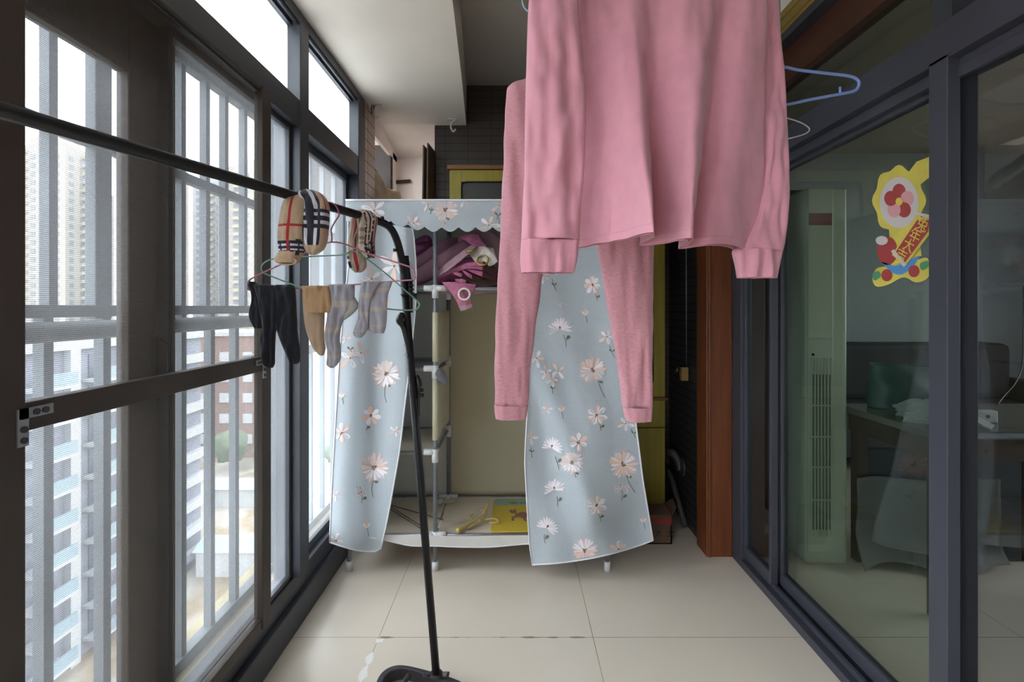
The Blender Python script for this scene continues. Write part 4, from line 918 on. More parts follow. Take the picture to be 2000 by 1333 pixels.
for py in (765, 775): bm = bmesh.new(); tube(bm, [onpost(py, 0.012), onpost(py, 0.034)], 0.006, 8); build('thumb_screw', bm, BLACKP, GR)
for py in (675, 694):
    bm = bmesh.new(); p = onpost(py, -0.010)+Vector((0, -0.012, 0)); disc(bm, p, 0.0042, 0.004, 'Y', 12); build('rivet', bm, STEEL, GR)
bm = bmesh.new(); p = P(746, 432, 1.52); tube(bm, [p, p+Vector((0, 0, 0.014))], lambda s: 0.008-0.002*s, 10); build('end_plug', bm, BLACKP, GR)
bm = bmesh.new(); p = P(778, 489, 1.57); disc(bm, p+Vector((-0.008, -0.004, 0)), 0.0055, 0.014, 'X', 12); build('end_plug', bm, BLACKP, GR)
# base foot: flat bar bent to a hoop
bz = 0.042
ring = [P(px, py, FPX*(CAMH-bz)/(py-VY)) for px, py in ((738, 1352), (746, 1322), (766, 1306), (795, 1304), (852, 1320), (896, 1335), (922, 1356), (930, 1400), (905, 1440), (850, 1450), (790, 1432), (750, 1395))]
sp_ = spline(ring, 6, True); bm = bmesh.new(); n_ = len(sp_); cen = sum(sp_, Vector())/n_; rr_ = []
for p in sp_:
    d = (p-cen); d.z = 0; d.normalize(); rr_.append([bm.verts.new(p+d*a+Vector((0, 0, b))) for a, b in ((0.011, 0), (0.011, -bz+0.004), (-0.011, -bz+0.004), (-0.011, 0))])
for i in range(n_):
    A, B = rr_[i], rr_[(i+1) % n_]
    for k in range(4): bm.faces.new((A[k], A[(k+1) % 4], B[(k+1) % 4], B[k]))
base = build('base_hoop', bm, mat('worn_grey_black', '#3b393d', 0.5, 0.3, 0.3, 120, 0.25, 20), GR, bevel=0.003)
p = pb.copy(); p.z = bz
bm = bmesh.new(); disc(bm, p+Vector((0, 0, 0.004)), 0.021, 0.008, 'Z', 20); box(bm, p.x-0.042, p.x+0.042, p.y-0.012, p.y+0.012, bz, bz+0.004); build('post_flange', bm, MATS['worn_grey_black'], GR, bevel=0.002)
for d in (-0.031, 0.031): bm = bmesh.new(); disc(bm, p+Vector((d*0.9, -0.003, 0.006)), 0.008, 0.007, 'Z', 14); build('bolt', bm, STEEL if d > 0 else FRAME, GR)
bm = bmesh.new(); tube(bm, [P(798, 1320, 1.56), P(783, 1345, 1.49)], 0.008, 10)
build('cross_rod', bm, MATS['worn_grey_black'], GR)
# far post of the rack's near end (off to the left of the frame)
a0 = barpt(0.30); bm = bmesh.new(); tube(bm, [a0, a0+Vector((-0.01, -0.03, -0.05)), (a0.x-0.01, a0.y-0.05, 0.02)], 0.0125, 14); build('post', bm, BLACKM, GR)
bm = bmesh.new(); box(bm, a0.x-0.05, a0.x+0.03, a0.y-0.25, a0.y+0.15, 0.0, 0.03); build('base_foot', bm, BLACKM, GR, bevel=0.003)

# ================================================================ HANGERS
HP = mat('pink_wire_coating', '#a9667f', 0.4); HGn = mat('green_wire_coating', '#6f9f8a', 0.4); HB = mat('blue_hanger_plastic', '#7f97d0', 0.35); HW = mat('white_wire_coating', '#d3d2ce', 0.4); HLB = mat('light_blue_wire', '#8fb4cf', 0.4)
def hanger(name, pts, hook, r, m, label, group=None, extra=None, neck=None):
    e = thing(name, Vector(hook[0]), label, 'hanger', group)
    build('hanger_frame', tb(pts, r, closed=True, seg=8, smooth_n=6), m, e)
    build('hook', tb(hook, r, seg=8, smooth_n=6), m, e)
    if extra:
        for x in extra: build('notch', tb(x, r*0.8, seg=8), m, e)
    return e
def hp(px, py, Y=1.30): return P(px, py, Y)
bp = barpt(1.30)
hanger('wire_hanger', [hp(648, 473, 1.30), hp(575, 505), hp(510, 535), hp(487, 548, 1.31), hp(485, 562, 1.31), hp(500, 567, 1.31), hp(640, 560), hp(780, 549), hp(808, 546, 1.29), hp(810, 538, 1.29), hp(806, 525, 1.29), hp(790, 518, 1.29), hp(720, 496)],
       [hp(648, 473), hp(648, 460), hp(647, 448), hp(655, 432), hp(662, 420), hp(657, 404), hp(646, 396), hp(636, 399, 1.32)], 0.0021, HP, 'pink coated wire hanger on the black rack carrying small socks on its lower bar')
Yg = 1.42
hanger('wire_hanger', [P(692, 491, Yg), P(670, 498, Yg), P(610, 501, Yg), P(540, 505, Yg), P(515, 515, Yg), P(512, 530, Yg), P(530, 540, Yg), P(590, 562, Yg), P(680, 588, Yg), P(760, 604, Yg), P(805, 606, Yg), P(816, 602, Yg), P(818, 592, Yg), P(800, 575, Yg), P(745, 528, Yg)],
       [P(692, 491, Yg), P(692, 478, Yg), P(692, 465, Yg), P(700, 440, Yg), P(700, 420, Yg), P(692, 412, Yg), P(682, 412, Yg)], 0.0021, HGn, 'mint green coated wire hanger hanging empty on the black rack, tilted down to the right')
# airer with rails under the ceiling (above the frame) from which the large clothes hang
AR = thing('ceiling_airer', (0.4, 0.5, ZC), 'ceiling clothes airer with three rods above the hanging pink pyjamas', 'airer')
ALU = mat('airer_aluminium', '#b9bbbd', 0.35, 0.8)
for x in (0.2, 0.4, 0.78): build('rod', tb([(x, -0.5, 2.31), (x, 1.68, 2.31)], 0.009, seg=12), ALU, AR)
for y in (-0.3, 1.1):
    bm = bmesh.new(); box(bm, 0.15, 0.84, y-0.012, y+0.012, 2.32, 2.345); build('cross_beam', bm, ALU, AR)
    for x in (0.3, 0.65): build('cable', tb([(x, y, 2.34), (x, y, ZC)], 0.002, seg=6), ALU, AR)
def hooked(x, y, z0):   # hook from neck z0 up over the rod at z 2.31
    return [Vector((x, y, z0)), Vector((x, y, z0+0.03)), Vector((x+0.013, y, 2.275)), Vector((x+0.015, y, 2.31)), Vector((x+0.004, y, 2.3235)), Vector((x-0.012, y, 2.314))]
Yb = 1.42; nx = P(1523, 0, Yb).x
bl = lambda px, py: P(px, py, Yb)
blp = [bl(1521, 131), bl(1560, 137), bl(1620, 144), bl(1660, 149), bl(1676, 157), bl(1677, 168), bl(1668, 178), bl(1640, 184), bl(1580, 195), bl(1521, 205), bl(1440, 192), bl(1385, 180), bl(1366, 170), bl(1366, 157), bl(1382, 149), bl(1440, 141)]
hanger('plastic_hanger', blp, [bl(1521, 131), bl(1521, 110), bl(1523, 90), bl(1521, 78), bl(1512, 70), Vector((0.774, Yb, 1.945)), Vector((0.774, Yb, 1.99))], 0.0045, HB, 'light blue plastic hanger sticking out right of the pink shirt', extra=[[bl(1641, 183), bl(1641, 170)]])
bm = bmesh.new(); tube(bm, [(0.774, Yb, 1.99), (0.774, Yb, 2.275), (0.794, Yb, 2.295), (0.794, Yb, 2.315), (0.782, Yb, 2.325), (0.77, Yb, 2.315)], 0.003, 8, smooth_n=3)
e = thing('hook_extender', (0.774, Yb, 1.99), 'wire hook linking the blue plastic hanger to the ceiling rod', 'hook'); build('hook_wire', bm, ALU, e)
Yw = 1.60; wl = lambda px, py: P(px, py, Yw)
hanger('wire_hanger', [wl(1470, 215), wl(1530, 229), wl(1560, 238), wl(1578, 248), wl(1580, 256), wl(1566, 264), wl(1530, 273), wl(1470, 284), wl(1410, 273), wl(1374, 264), wl(1360, 252), wl(1374, 240), wl(1410, 229)], hooked(P(1470, 0, Yw).x, Yw, P(0, 215, Yw).z), 0.0020, HW, 'white coated wire hanger peeking out below the blue plastic hanger')
Yl = 1.36; ll = lambda px, py: P(px, py, Yl)
hanger('wire_hanger', [ll(1144, -60), ll(1060, -35), ll(1032, -20), ll(1021, -5), ll(1022, 10), ll(1032, 22), ll(1060, 30), ll(1144, 35), ll(1228, 30), ll(1256, 20), ll(1266, 0), ll(1228, -35)], hooked(P(1144, 0, Yl).x, Yl, P(0, -60, Yl).z), 0.0023, HLB, 'pale blue wire hanger barely showing left of the shirt shoulder at the top')

# ================================================================ PINK PYJAMAS
PINK = mat('pink_cotton', '#e3a0b1', 0.9, 0, 0.35, 700, 0.035, 30, sheen=0.35, trans=0.18)
PINKM = mat('pink_melange', '#d698a3', 0.9, 0, 0.3, 900, 0.16, 90, sheen=0.3, trans=0.16, stretch=(1, 1, 6))
ST = thing('pink_shirt', (0.39, 1.25, 1.39), 'long sleeved pink cotton pyjama top hanging in front at upper right', 'shirt')
F = [(1128, 1.33), (1160, 1.28), (1200, 1.215), (1240, 1.14), (1268, 1.075), (1281, 1.07), (1278, 1.13), (1258, 1.21), (1256, 1.255), (1280, 1.225), (1315, 1.17), (1342, 1.12), (1354, 1.12), (1351, 1.18), (1334, 1.26), (1340, 1.295), (1380, 1.255), (1420, 1.275), (1458, 1.33), (1489, 1.37)]
Hx = [((px-VX)/FPX*y, y) for px, y in F]; nF = len(Hx)
xa_, xb_ = (1134-VX)/FPX*1.27, (1495-VX)/FPX*1.27
def shirt_row(z, f, wid=1.0, seed=0.0, gap=0.035):
    fr = []
    for i, (hx, hy) in enumerate(Hx):
        u = i/(nF-1); sx = xa_+(xb_-xa_)*u; sx = (xa_+xb_)/2+(sx-(xa_+xb_)/2)*wid
        sy = 1.27-0.03*math.sin(u*PI)+0.012*math.sin(u*17+1)*(0.5+f)+0.006*math.sin(u*31+2)
        fr.append(Vector((sx+(hx-sx)*f, sy+(hy-sy)*f, z)))
    bk = [Vector((p.x+(0.002 if k < nF/2 else -0.002), p.y+gap+0.012*(1-f), z)) for k, p in enumerate(fr)][::-1]
    return fr+bk[1:-1]
HZ = 1.392
ctrl = [shirt_row(2.17, 0, 0.45), shirt_row(2.13, 0.0, 0.8), shirt_row(2.05, 0.05, 1.0), shirt_row(1.92, 0.16), shirt_row(1.78, 0.32), shirt_row(1.64, 0.52), shirt_row(1.54, 0.72), shirt_row(1.46, 0.88), shirt_row(1.415, 0.97), shirt_row(HZ, 1.0)]
for i, p in enumerate(ctrl[-1]):
    pass
g = sheet(ctrl, 5, 9, 0.007, (17, 8), 3.0, closed=True)
# hem lifts a little towards the left lobe edge and drops at the right corner
for row in g:
    for p in row:
        f = smooth(1.75, 1.39, p.z); t = (p.x-xa_)/(xb_-xa_); p.z += f*(-0.008*smooth(0.75, 1.0, t)+0.004*math.sin(t*9)+0.003*rnd(p.x*40, 0, 2))
bm = bmesh.new(); V = surface(bm, g, True); bm.faces.new(V[0])
SB = build('shirt_body', bm, PINK, ST, smooth=True, solid=0.0016, soloff=0)
bm = bmesh.new(); row = g[-9]; cen_ = sum(row, Vector())/len(row)
tube(bm, [p+Vector((0, -0.0004 if k < len(row)/2 else 0.0004, 0)) for k, p in enumerate(row)], 0.0015, 5, True); build('hem_stitch', bm, PINK, SB)
def sleeve(rows, cuff, seed, amp):
    s = cloth_tube('sleeve', rows, PINK, ST, n=7, seg=44, amp=amp, fx=26, fz=7, seed=seed, cap='top', solid=0.0014)
    c_ = cloth_tube('cuff', cuff, PINK, s, n=7, seg=44, amp=amp*0.9, fx=38, fz=5, seed=seed, dx=0.003, solid=0.0014)
    # seam line
    a = slices([cuff[0], cuff[1]], n=1, seg=44, amp=amp*0.9, fx=38, fz=5, seed=seed)[0]
    bm = bmesh.new(); tube(bm, a, 0.0013, 6, True); build('cuff_seam', bm, PINK, s)
sleeve([(-110, 1060, 1130, 1.235, .03), (-40, 1038, 1128, 1.22, .035), (0, 1034, 1128, 1.21, .035), (60, 1031, 1132, 1.205, .034), (130, 1029, 1139, 1.20, .034), (200, 1027, 1143, 1.195, .034), (270, 1026, 1142, 1.195, .034), (340, 1025, 1139, 1.195, .032), (400, 1022, 1134, 1.195, .032), (470, 1019, 1131, 1.195, .032)],
       [(470, 1019, 1131, 1.195, .031), (480, 1018, 1129, 1.195, .030), (505, 1016, 1126, 1.195, .030), (528, 1019, 1121, 1.195, .028), (533, 1020, 1120, 1.195, .027)], 1.7, 0.014)
sleeve([(-110, 1420, 1495, 1.31, .03), (-40, 1450, 1508, 1.33, .035), (20, 1468, 1514, 1.34, .035), (90, 1478, 1520, 1.345, .035), (170, 1482, 1527, 1.35, .035), (240, 1484, 1532, 1.35, .035), (300, 1484, 1535, 1.35, .034), (360, 1484, 1536, 1.35, .034), (420, 1475, 1535, 1.35, .032), (470, 1452, 1530, 1.35, .03), (490, 1434, 1526, 1.35, .028)],
       [(488, 1434, 1526, 1.35, .028), (496, 1432, 1525, 1.35, .028), (520, 1437, 1520, 1.35, .026), (543, 1441, 1516, 1.35, .024)], 5.2, 0.012)
hanger('wire_hanger', [Vector((0.39+x, 1.285, z)) for x, z in ((0, 2.17), (-0.1, 2.13), (-0.15, 2.10), (-0.15, 2.09), (0, 2.09), (0.15, 2.09), (0.15, 2.10), (0.1, 2.13))], hooked(0.39, 1.285, 2.17), 0.0021, HP, 'pink wire hanger inside the neck of the pink shirt above the frame')
# trousers
TR = thing('pink_trousers', (0.197, 1.5, 0.9), 'pair of pink melange pyjama trousers hanging behind the pink shirt', 'trousers')
YT = 1.52
cloth_tube('seat_panel', [(154, 1050, 1215, YT+.01, .012), (162, 1016, 1245, YT+.01, .018), (174, 1004, 1258, YT+.01, .024), (190, 1000, 1263, YT+.01, .026), (260, 998, 1268, YT+.01, .028), (340, 995, 1272, YT+.01, .03), (400, 992, 1275, YT+.01, .03), (440, 995, 1276, YT+.01, .03)], PINKM, TR, n=7, seg=64, amp=0.010, fx=30, fz=4, seed=2, cap='top')
def leg(rows, cuff, seed):
    l = cloth_tube('leg', rows, PINKM, TR, n=7, seg=44, amp=0.009, fx=34, fz=5, seed=seed, dx=0.003)
    cloth_tube('leg_cuff', cuff, PINKM, l, n=5, seg=44, amp=0.006, fx=34, fz=4, seed=seed)
leg([(156, 1030, 1110, YT-.01, .012), (161, 1008, 1120, YT-.01, .02), (170, 994, 1125, YT-.008, .028), (185, 989, 1126, YT-.005, .032), (260, 986, 1126, YT-.004, .034), (340, 983, 1122, YT-.002, .034), (415, 979, 1112, YT, .034), (450, 978, 1098, YT, .034), (520, 975, 1064, YT, .033), (600, 970, 1051, YT, .032), (700, 967, 1037, YT, .029), (792, 967, 1030, YT, .026)], [(790, 966, 1031, YT, .0265), (805, 967, 1029, YT, .026), (818, 969, 1027, YT, .025)], 3)
leg([(415, 1130, 1276, YT, .034), (450, 1155, 1276, YT, .034), (520, 1174, 1275, YT, .034), (600, 1187, 1274, YT, .033), (700, 1205, 1273, YT, .030), (796, 1217, 1272, YT, .026)], [(794, 1217, 1273, YT, .0265), (810, 1220, 1272, YT, .026), (822, 1224, 1271, YT, .025)], 8)
hanger('wire_hanger', [Vector((0.197+x, YT, z)) for x, z in ((0, 1.995), (-0.1, 1.95), (-0.17, 1.91), (-0.16, 1.895), (0, 1.895), (0.16, 1.895), (0.17, 1.91), (0.1, 1.95))], hooked(0.197, YT, 1.995), 0.0021, HW, 'wire hanger inside the waist of the pink trousers')

# ================================================================ SOCKS
def knit(name, base, fn):
    m = mat(name, base, 0.9, 0, 0.5, 500, 0.06, 60, sheen=0.2, trans=0.08); n = m.node_tree; k = NB(m); b = n.nodes['Principled BSDF']
    uv = n.nodes.new('ShaderNodeUVMap'); s = n.nodes.new('ShaderNodeSeparateXYZ'); n.links.new(uv.outputs[0], s.inputs[0])
    src = b.inputs['Base Color'].links[0].from_socket
    n.links.new(fn(k, s.outputs['X'], s.outputs['Y'], src), b.inputs['Base Color']); return m
NAVY, WH, RD = lin('#1d2030'), lin('#cfc9d4'), lin('#a8202a')
def plaid_foot(k, u, v, base):
    body = k.m('LESS_THAN', v, 0.74)
    blk = k.m('MULTIPLY', k.orr(k.band(u, 0.62, 0.86)), body); hb = k.band(v, 0.40, 0.57)
    wst = k.orr(k.band(u, 0.655, 0.70), k.band(u, 0.775, 0.82)); hw = k.orr(k.band(v, 0.435, 0.465), k.band(v, 0.505, 0.535))
    navy = k.orr(blk, hb)
    white = k.orr(k.m('MULTIPLY', k.m('MULTIPLY', wst, body), k.m('SUBTRACT', 1, k.m('MULTIPLY', hb, k.m('SUBTRACT', 1, hw)))), k.m('MULTIPLY', k.m('MULTIPLY', hw, hb), k.m('SUBTRACT', 1, k.m('MULTIPLY', blk, k.m('SUBTRACT', 1, wst)))))
    red = k.m('MULTIPLY', k.band(u, 0.93, 0.95), k.m('LESS_THAN', v, 0.4))
    c_ = k.mix(navy, base, NAVY); c_ = k.mix(white, c_, WH); return k.mix(red, c_, RD)
def plaid_leg(k, u, v, base):
    side = k.orr(k.band(u, 0.46, 0.56)); hb = k.band(v, 0.68, 0.86); hw = k.orr(k.band(v, 0.72, 0.75), k.band(v, 0.79, 0.82))
    sidew = k.band(u, 0.86, 0.89); navy = k.orr(side, hb, k.m('MULTIPLY', k.band(u, 0.84, 0.92), k.m('GREATER_THAN', v, 0.66)))
    red = k.orr(k.band(u, 0.735, 0.765), k.band(v, 0.50, 0.525))
    white = k.m('MULTIPLY', k.m('MULTIPLY', hw, hb), k.m('GREATER_THAN', k.m('FRACT', k.m('MULTIPLY', u, 8)), 0.25))
    c_ = k.mix(navy, base, NAVY); c_ = k.mix(white, c_, WH); return k.mix(red, c_, RD)
TANF = knit('plaid_knit_foot', '#b69c82', plaid_foot); TANL = knit('plaid_knit_leg', '#b69c82', plaid_leg); TAN = mat('tan_knit', '#b69b80', 0.9, 0, 0.4, 400, 0.06, 50)
def messy(k, u, v, base):
    n = k.n; nz = n.nodes.new('ShaderNodeTexNoise'); nz.inputs['Scale'].default_value = 120; co = n.nodes.new('ShaderNodeTexCoord'); n.links.new(co.outputs['Object'], nz.inputs[0])
    blk = k.m('MULTIPLY', k.orr(k.band(u, 0.74, 0.78), k.band(u, 0.81, 0.84), k.band(u, 0.87, 0.92)), k.m('GREATER_THAN', nz.outputs[0], 0.42))
    dash = k.m('MULTIPLY', k.orr(k.band(v, 0.44, 0.48), k.band(v, 0.53, 0.57), k.band(v, 0.62, 0.66)), k.m('GREATER_THAN', k.m('FRACT', k.m('MULTIPLY', u, 60)), 0.5))
    dash = k.m('MULTIPLY', dash, k.band(u, 0.6, 0.75)); lo = k.m('MULTIPLY', k.m('GREATER_THAN', v, 0.6), k.m('MULTIPLY', k.m('GREATER_THAN', u, 0.78), k.m('GREATER_THAN', nz.outputs[0], 0.5)))
    red = k.orr(k.band(u, 0.955, 0.985), k.band(u, 0.55, 0.575)); c_ = k.mix(k.orr(blk, dash, lo), base, NAVY); return k.mix(red, c_, RD)
INOUT = knit('reversed_knit', '#c4b2a0', messy)
def redline(k, u, v, base):
    c_ = k.mix(k.orr(k.m('MULTIPLY', k.band(u, 0.55, 0.66), k.band(v, 0.58, 0.8))), base, NAVY); c_ = k.mix(k.m('MULTIPLY', k.band(u, 0.55, 0.66), k.band(v, 0.62, 0.66)), c_, WH)
    return k.mix(k.band(u, 0.74, 0.80), c_, RD)
INOUT2 = knit('reversed_knit_red', '#c4b2a0', redline)

# plaid pair draped over the bar
SK = thing('plaid_sock', barpt(1.20), 'tan plaid sock draped over the rack bar at left, open cuff downward', 'sock', 'plaid socks on the rack')
Ys = 1.17
cloth_tube('sock_leg', [(384, 563, 598, 1.19, .016), (392, 558, 600, 1.18, .022), (410, 552, 598, Ys, .022), (440, 547, 597, Ys, .022), (470, 545, 594, Ys, .02), (492, 548, 592, Ys, .018), (500, 550, 590, Ys, .018)], TANL, SK, n=7, seg=40, amp=.003, fx=75, fz=16, seed=1)
cuf = cloth_tube('sock_cuff', [(492, 549, 590, Ys, .019), (500, 543, 586, Ys, .021), (508, 540, 583, Ys, .021), (514, 545, 580, Ys, .017)], TAN, SK, n=6, seg=36, amp=.001, fx=75, fz=16, seed=1, dx=.002)
bm = bmesh.new(); c0 = P(562, 511, Ys-0.012); g2 = [[c0+Vector((0.024*s_*math.cos(a), -0.004*s_, 0.010*s_*math.sin(a)-0.0))for a in [2*PI*k/24 for k in range(24)]] for s_ in (0.72, 0.86, 1.0)]
surface(bm, g2, True); build('sock_opening', bm, TAN, SK, smooth=True, solid=0.001)
SK = thing('plaid_sock', barpt(1.22), 'tan plaid sock draped over the rack bar with its bare tan toe hanging in front', 'sock', 'plaid socks on the rack')
cloth_tube('sock_foot', [(373, 586, 612, 1.21, .010), (377, 578, 624, 1.205, .018), (385, 580, 633, 1.195, .024), (400, 586, 640, 1.185, .025), (420, 589, 641, 1.18, .024), (445, 591, 640, 1.18, .022), (470, 593, 637, 1.18, .022), (485, 597, 631, 1.18, .02), (493, 602, 622, 1.18, .014), (497, 606, 614, 1.18, .006)], TANF, SK, n=7, seg=44, amp=.004, fx=75, fz=16, seed=4, cap='both')
# second pair, inside out
SK = thing('plaid_sock', barpt(1.45), 'inside out beige sock with a red stripe hanging behind the green hanger hook', 'sock', 'inside out socks on the rack')
cloth_tube('sock_foot', [(424, 690, 702, 1.45, .01), (432, 687, 706, 1.45, .018), (450, 684, 708, 1.445, .018), (475, 681, 707, 1.44, .018), (500, 679, 712, 1.44, .018), (518, 682, 715, 1.44, .016), (527, 688, 711, 1.44, .012), (532, 694, 704, 1.44, .006)], INOUT2, SK, n=7, seg=36, amp=.006, fx=75, fz=16, seed=3, cap='both')
SK = thing('plaid_sock', barpt(1.47), 'inside out beige sock with a blurred black pattern over the rack bar, rightmost there', 'sock', 'inside out socks on the rack')
cloth_tube('sock_leg', [(411, 700, 716, 1.45, .008), (416, 697, 728, 1.445, .016), (428, 699, 736, 1.44, .02), (445, 701, 734, 1.43, .02), (470, 703, 731, 1.425, .018), (482, 702, 731, 1.42, .018), (495, 708, 732, 1.42, .016), (504, 716, 730, 1.42, .012)], INOUT, SK, n=7, seg=40, amp=.006, fx=75, fz=16, seed=6, cap='top')

# small clothes on the pink hanger's lower bar
BLK = mat('black_knit', '#1a1c25', 0.95, 0, 0.4, 500, 0.12, 60, sheen=0.15)
Yk = 1.305
TG = thing('childrens_tights', P(540, 563, Yk), 'small black childrens tights folded over the left end of the pink hanger', 'tights')
cloth_tube('waist_part', [(551, 487, 497, Yk, .006), (558, 486, 506, Yk, .010), (570, 492, 520, Yk+.012, .012), (590, 493, 525, Yk+.014, .013), (610, 488, 525, Yk+.014, .013), (625, 490, 520, Yk+.014, .012), (641, 498, 516, Yk+.014, .010)], BLK, TG, n=6, seg=36, amp=.006, fx=75, fz=16, seed=1, cap='both')
cloth_tube('leg', [(556, 494, 512, Yk-.006, .006), (559, 497, 540, Yk-.008, .010), (566, 500, 544, Yk-.010, .012), (590, 506, 546, Yk-.010, .013), (615, 511, 546, Yk-.010, .014), (630, 513, 542, Yk-.010, .013), (645, 514, 538, Yk-.010, .013), (665, 509, 536, Yk-.010, .013), (690, 511, 535, Yk-.010, .012), (710, 516, 535, Yk-.010, .011), (718, 521, 532, Yk-.010, .006)], BLK, TG, n=6, seg=32, amp=.006, fx=75, fz=16, seed=7, cap='both')
cloth_tube('leg', [(557, 540, 570, Yk-.006, .006), (560, 536, 573, Yk-.008, .010), (566, 534, 575, Yk-.010, .012), (590, 535, 577, Yk-.010, .013), (615, 537, 578, Yk-.010, .014), (630, 539, 579, Yk-.010, .013), (643, 542, 579, Yk-.010, .013), (660, 547, 581, Yk-.010, .013), (680, 555, 584, Yk-.010, .012), (700, 564, 585, Yk-.010, .011), (708, 568, 583, Yk-.010, .008), (711, 571, 578, Yk-.010, .004)], BLK, TG, n=6, seg=32, amp=.006, fx=75, fz=16, seed=9, cap='both')
BEI = mat('beige_knit', '#c0a68d', 0.9, 0, 0.4, 500, 0.05, 40, sheen=0.2, trans=0.15); BEI2 = mat('beige_knit_cuff', '#bb9872', 0.9, 0, 0.4, 500, 0.05, 40, trans=0.1)
BS = thing('beige_sock', P(612, 561, Yk), 'plain beige childrens sock folded over the middle of the pink hanger', 'sock')
cloth_tube('sock_foot', [(563, 592, 640, Yk+.006, .006), (580, 592, 634, Yk+.006, .010), (610, 594, 633, Yk+.006, .012), (640, 598, 632, Yk+.006, .012), (665, 606, 632, Yk+.006, .011), (680, 613, 634, Yk+.006, .009), (690, 621, 633, Yk+.006, .006), (694, 625, 631, Yk+.006, .003)], BEI, BS, n=6, seg=36, amp=.003, fx=75, fz=16, seed=2, cap='both')
c_ = cloth_tube('sock_cuff', [(559, 590, 641, Yk-.006, .004), (563, 591, 642, Yk-.012, .010), (578, 594, 645, Yk-.014, .012), (592, 598, 648, Yk-.014, .013), (600, 600, 649, Yk-.014, .014), (611, 603, 646, Yk-.014, .014)], BEI2, BS, n=6, seg=44, amp=.006, fx=75, fz=16, seed=3, cap='top'); c_['label'] = 'darker folded sock cuff'
def stripes(k, u, v, base):
    return k.mix(k.orr(k.band(v, 0.02, 0.06), k.band(v, 0.24, 0.30), k.band(v, 0.50, 0.55), k.band(v, 0.76, 0.80)), base, lin('#b3a79f'))
GS = knit('grey_striped_knit', '#a19fa9', stripes)
S1 = thing('grey_striped_sock', P(665, 558, Yk), 'grey childrens sock with beige stripes hanging beside the beige sock, heel out to the right', 'sock', 'grey striped socks on the hanger')
cloth_tube('sock_leg', [(556, 642, 692, Yk, .005), (562, 644, 692, Yk-.006, .010), (580, 645, 691, Yk-.006, .012), (600, 641, 686, Yk-.006, .012), (620, 640, 672, Yk-.006, .012), (640, 637, 665, Yk-.006, .012), (660, 635, 662, Yk-.006, .012), (680, 640, 664, Yk-.006, .012), (700, 640, 664, Yk-.006, .012), (712, 639, 658, Yk-.006, .009), (718, 645, 652, Yk-.006, .004)], GS, S1, n=6, seg=40, amp=.006, fx=75, fz=16, seed=4, cap='both')
h_ = cloth_tube('sock_heel', [(578, 676, 690, Yk-.002, .006), (588, 674, 696, Yk-.002, .009), (597, 672, 700, Yk-.002, .010), (607, 668, 694, Yk-.002, .010), (618, 664, 682, Yk-.002, .008), (626, 662, 670, Yk-.002, .004)], mat('grey_heel', '#a5a39f', 0.9, 0, 0.4, 500, 0.05, 40), S1, n=5, seg=30, amp=.002, fx=75, fz=16, seed=1, cap='both')
S2 = thing('grey_striped_sock', P(735, 553, Yk), 'grey childrens sock with beige stripes at the right end of the pink hanger', 'sock', 'grey striped socks on the hanger')
cloth_tube('sock_cuff_part', [(550, 728, 765, Yk+.0, .005), (556, 722, 764, Yk, .009), (575, 718, 757, Yk, .011), (600, 716, 755, Yk, .012), (625, 718, 754, Yk, .012), (641, 719, 752, Yk, .012), (651, 728, 749, Yk, .009)], GS, S2, n=6, seg=36, amp=.004, fx=75, fz=16, seed=6, cap='top')
cloth_tube('sock_foot_part', [(551, 708, 745, Yk-.008, .005), (558, 706, 738, Yk-.014, .010), (580, 703, 726, Yk-.014, .011), (600, 701, 722, Yk-.014, .011), (620, 700, 720, Yk-.014, .011), (640, 694, 718, Yk-.014, .011), (652, 691, 712, Yk-.014, .010), (659, 696, 706, Yk-.014, .005)], GS, S2, n=6, seg=36, amp=.006, fx=75, fz=16, seed=8, cap='both')

# ================================================================ ROOM BEHIND THE GLASS
ACM = mat('air_conditioner_white', '#c3c7b8', 0.4, 0, 0.03, 40, 0.02, 3); ACG = mat('grille_grey', '#707567', 0.6)
AY = 2.31; a0x, a1x = P(1578, 0, AY).x, P(1628, 0, AY).x
AC = thing('standing_air_conditioner', ((a0x+a1x)/2, AY+0.15, 0), 'tall white standing air conditioner behind the glass door', 'air conditioner')
bm = bmesh.new(); box(bm, a0x, a1x+0.075, AY+0.012, AY+0.30, 0, 1.80); build('housing', bm, ACM, AC, bevel=0.012)
za, zb_ = P(0, 662, AY).z, 1.80
build('upper_panel', bx(a0x+0.002, a1x, AY, AY+0.014, za+0.004, zb_-0.004), ACM, AC, bevel=0.004)
build('lower_panel', bx(a0x+0.002, a1x, AY, AY+0.014, P(0, 1080, AY).z, za-0.004), ACM, AC, bevel=0.004)
gx0, gx1 = a0x+0.014, a1x-0.014; gz0, gz1 = P(0, 1035, AY).z, P(0, 732, AY).z
gr = build('air_grille', bx(gx0, gx1, AY-0.003, AY+0.002, gz0, gz1), ACG, AC)
bm = bmesh.new()
for k in range(7): x = gx0+(gx1-gx0)*k/6; box(bm, x-0.0022, x+0.0022, AY-0.009, AY-0.002, gz0-0.03, gz1+0.08)
for py in (792, 853, 912, 976): z = P(0, py, AY).z; box(bm, gx0, gx1, AY-0.009, AY-0.002, z-0.003, z+0.003)
build('grille_slats', bm, ACM, gr)
build('badge', bx(a0x+0.004, a1x-0.01, AY-0.004, AY+0.0, P(0, 440, AY).z, P(0, 417, AY).z), mat('red_label', '#7d3a30', 0.6, 0, 0, 1, 0.3, 300), AC)
bm = bmesh.new(); disc(bm, P(1588, 693, AY-0.004), 0.006, 0.006, 'Y', 14); build('power_button', bm, BLACKP, AC)
FRG = mat('dark_blue_panel', '#2d3a42', 0.35)
fy = 2.72; f0, f1 = P(1512, 0, fy).x, P(1600, 0, fy).x
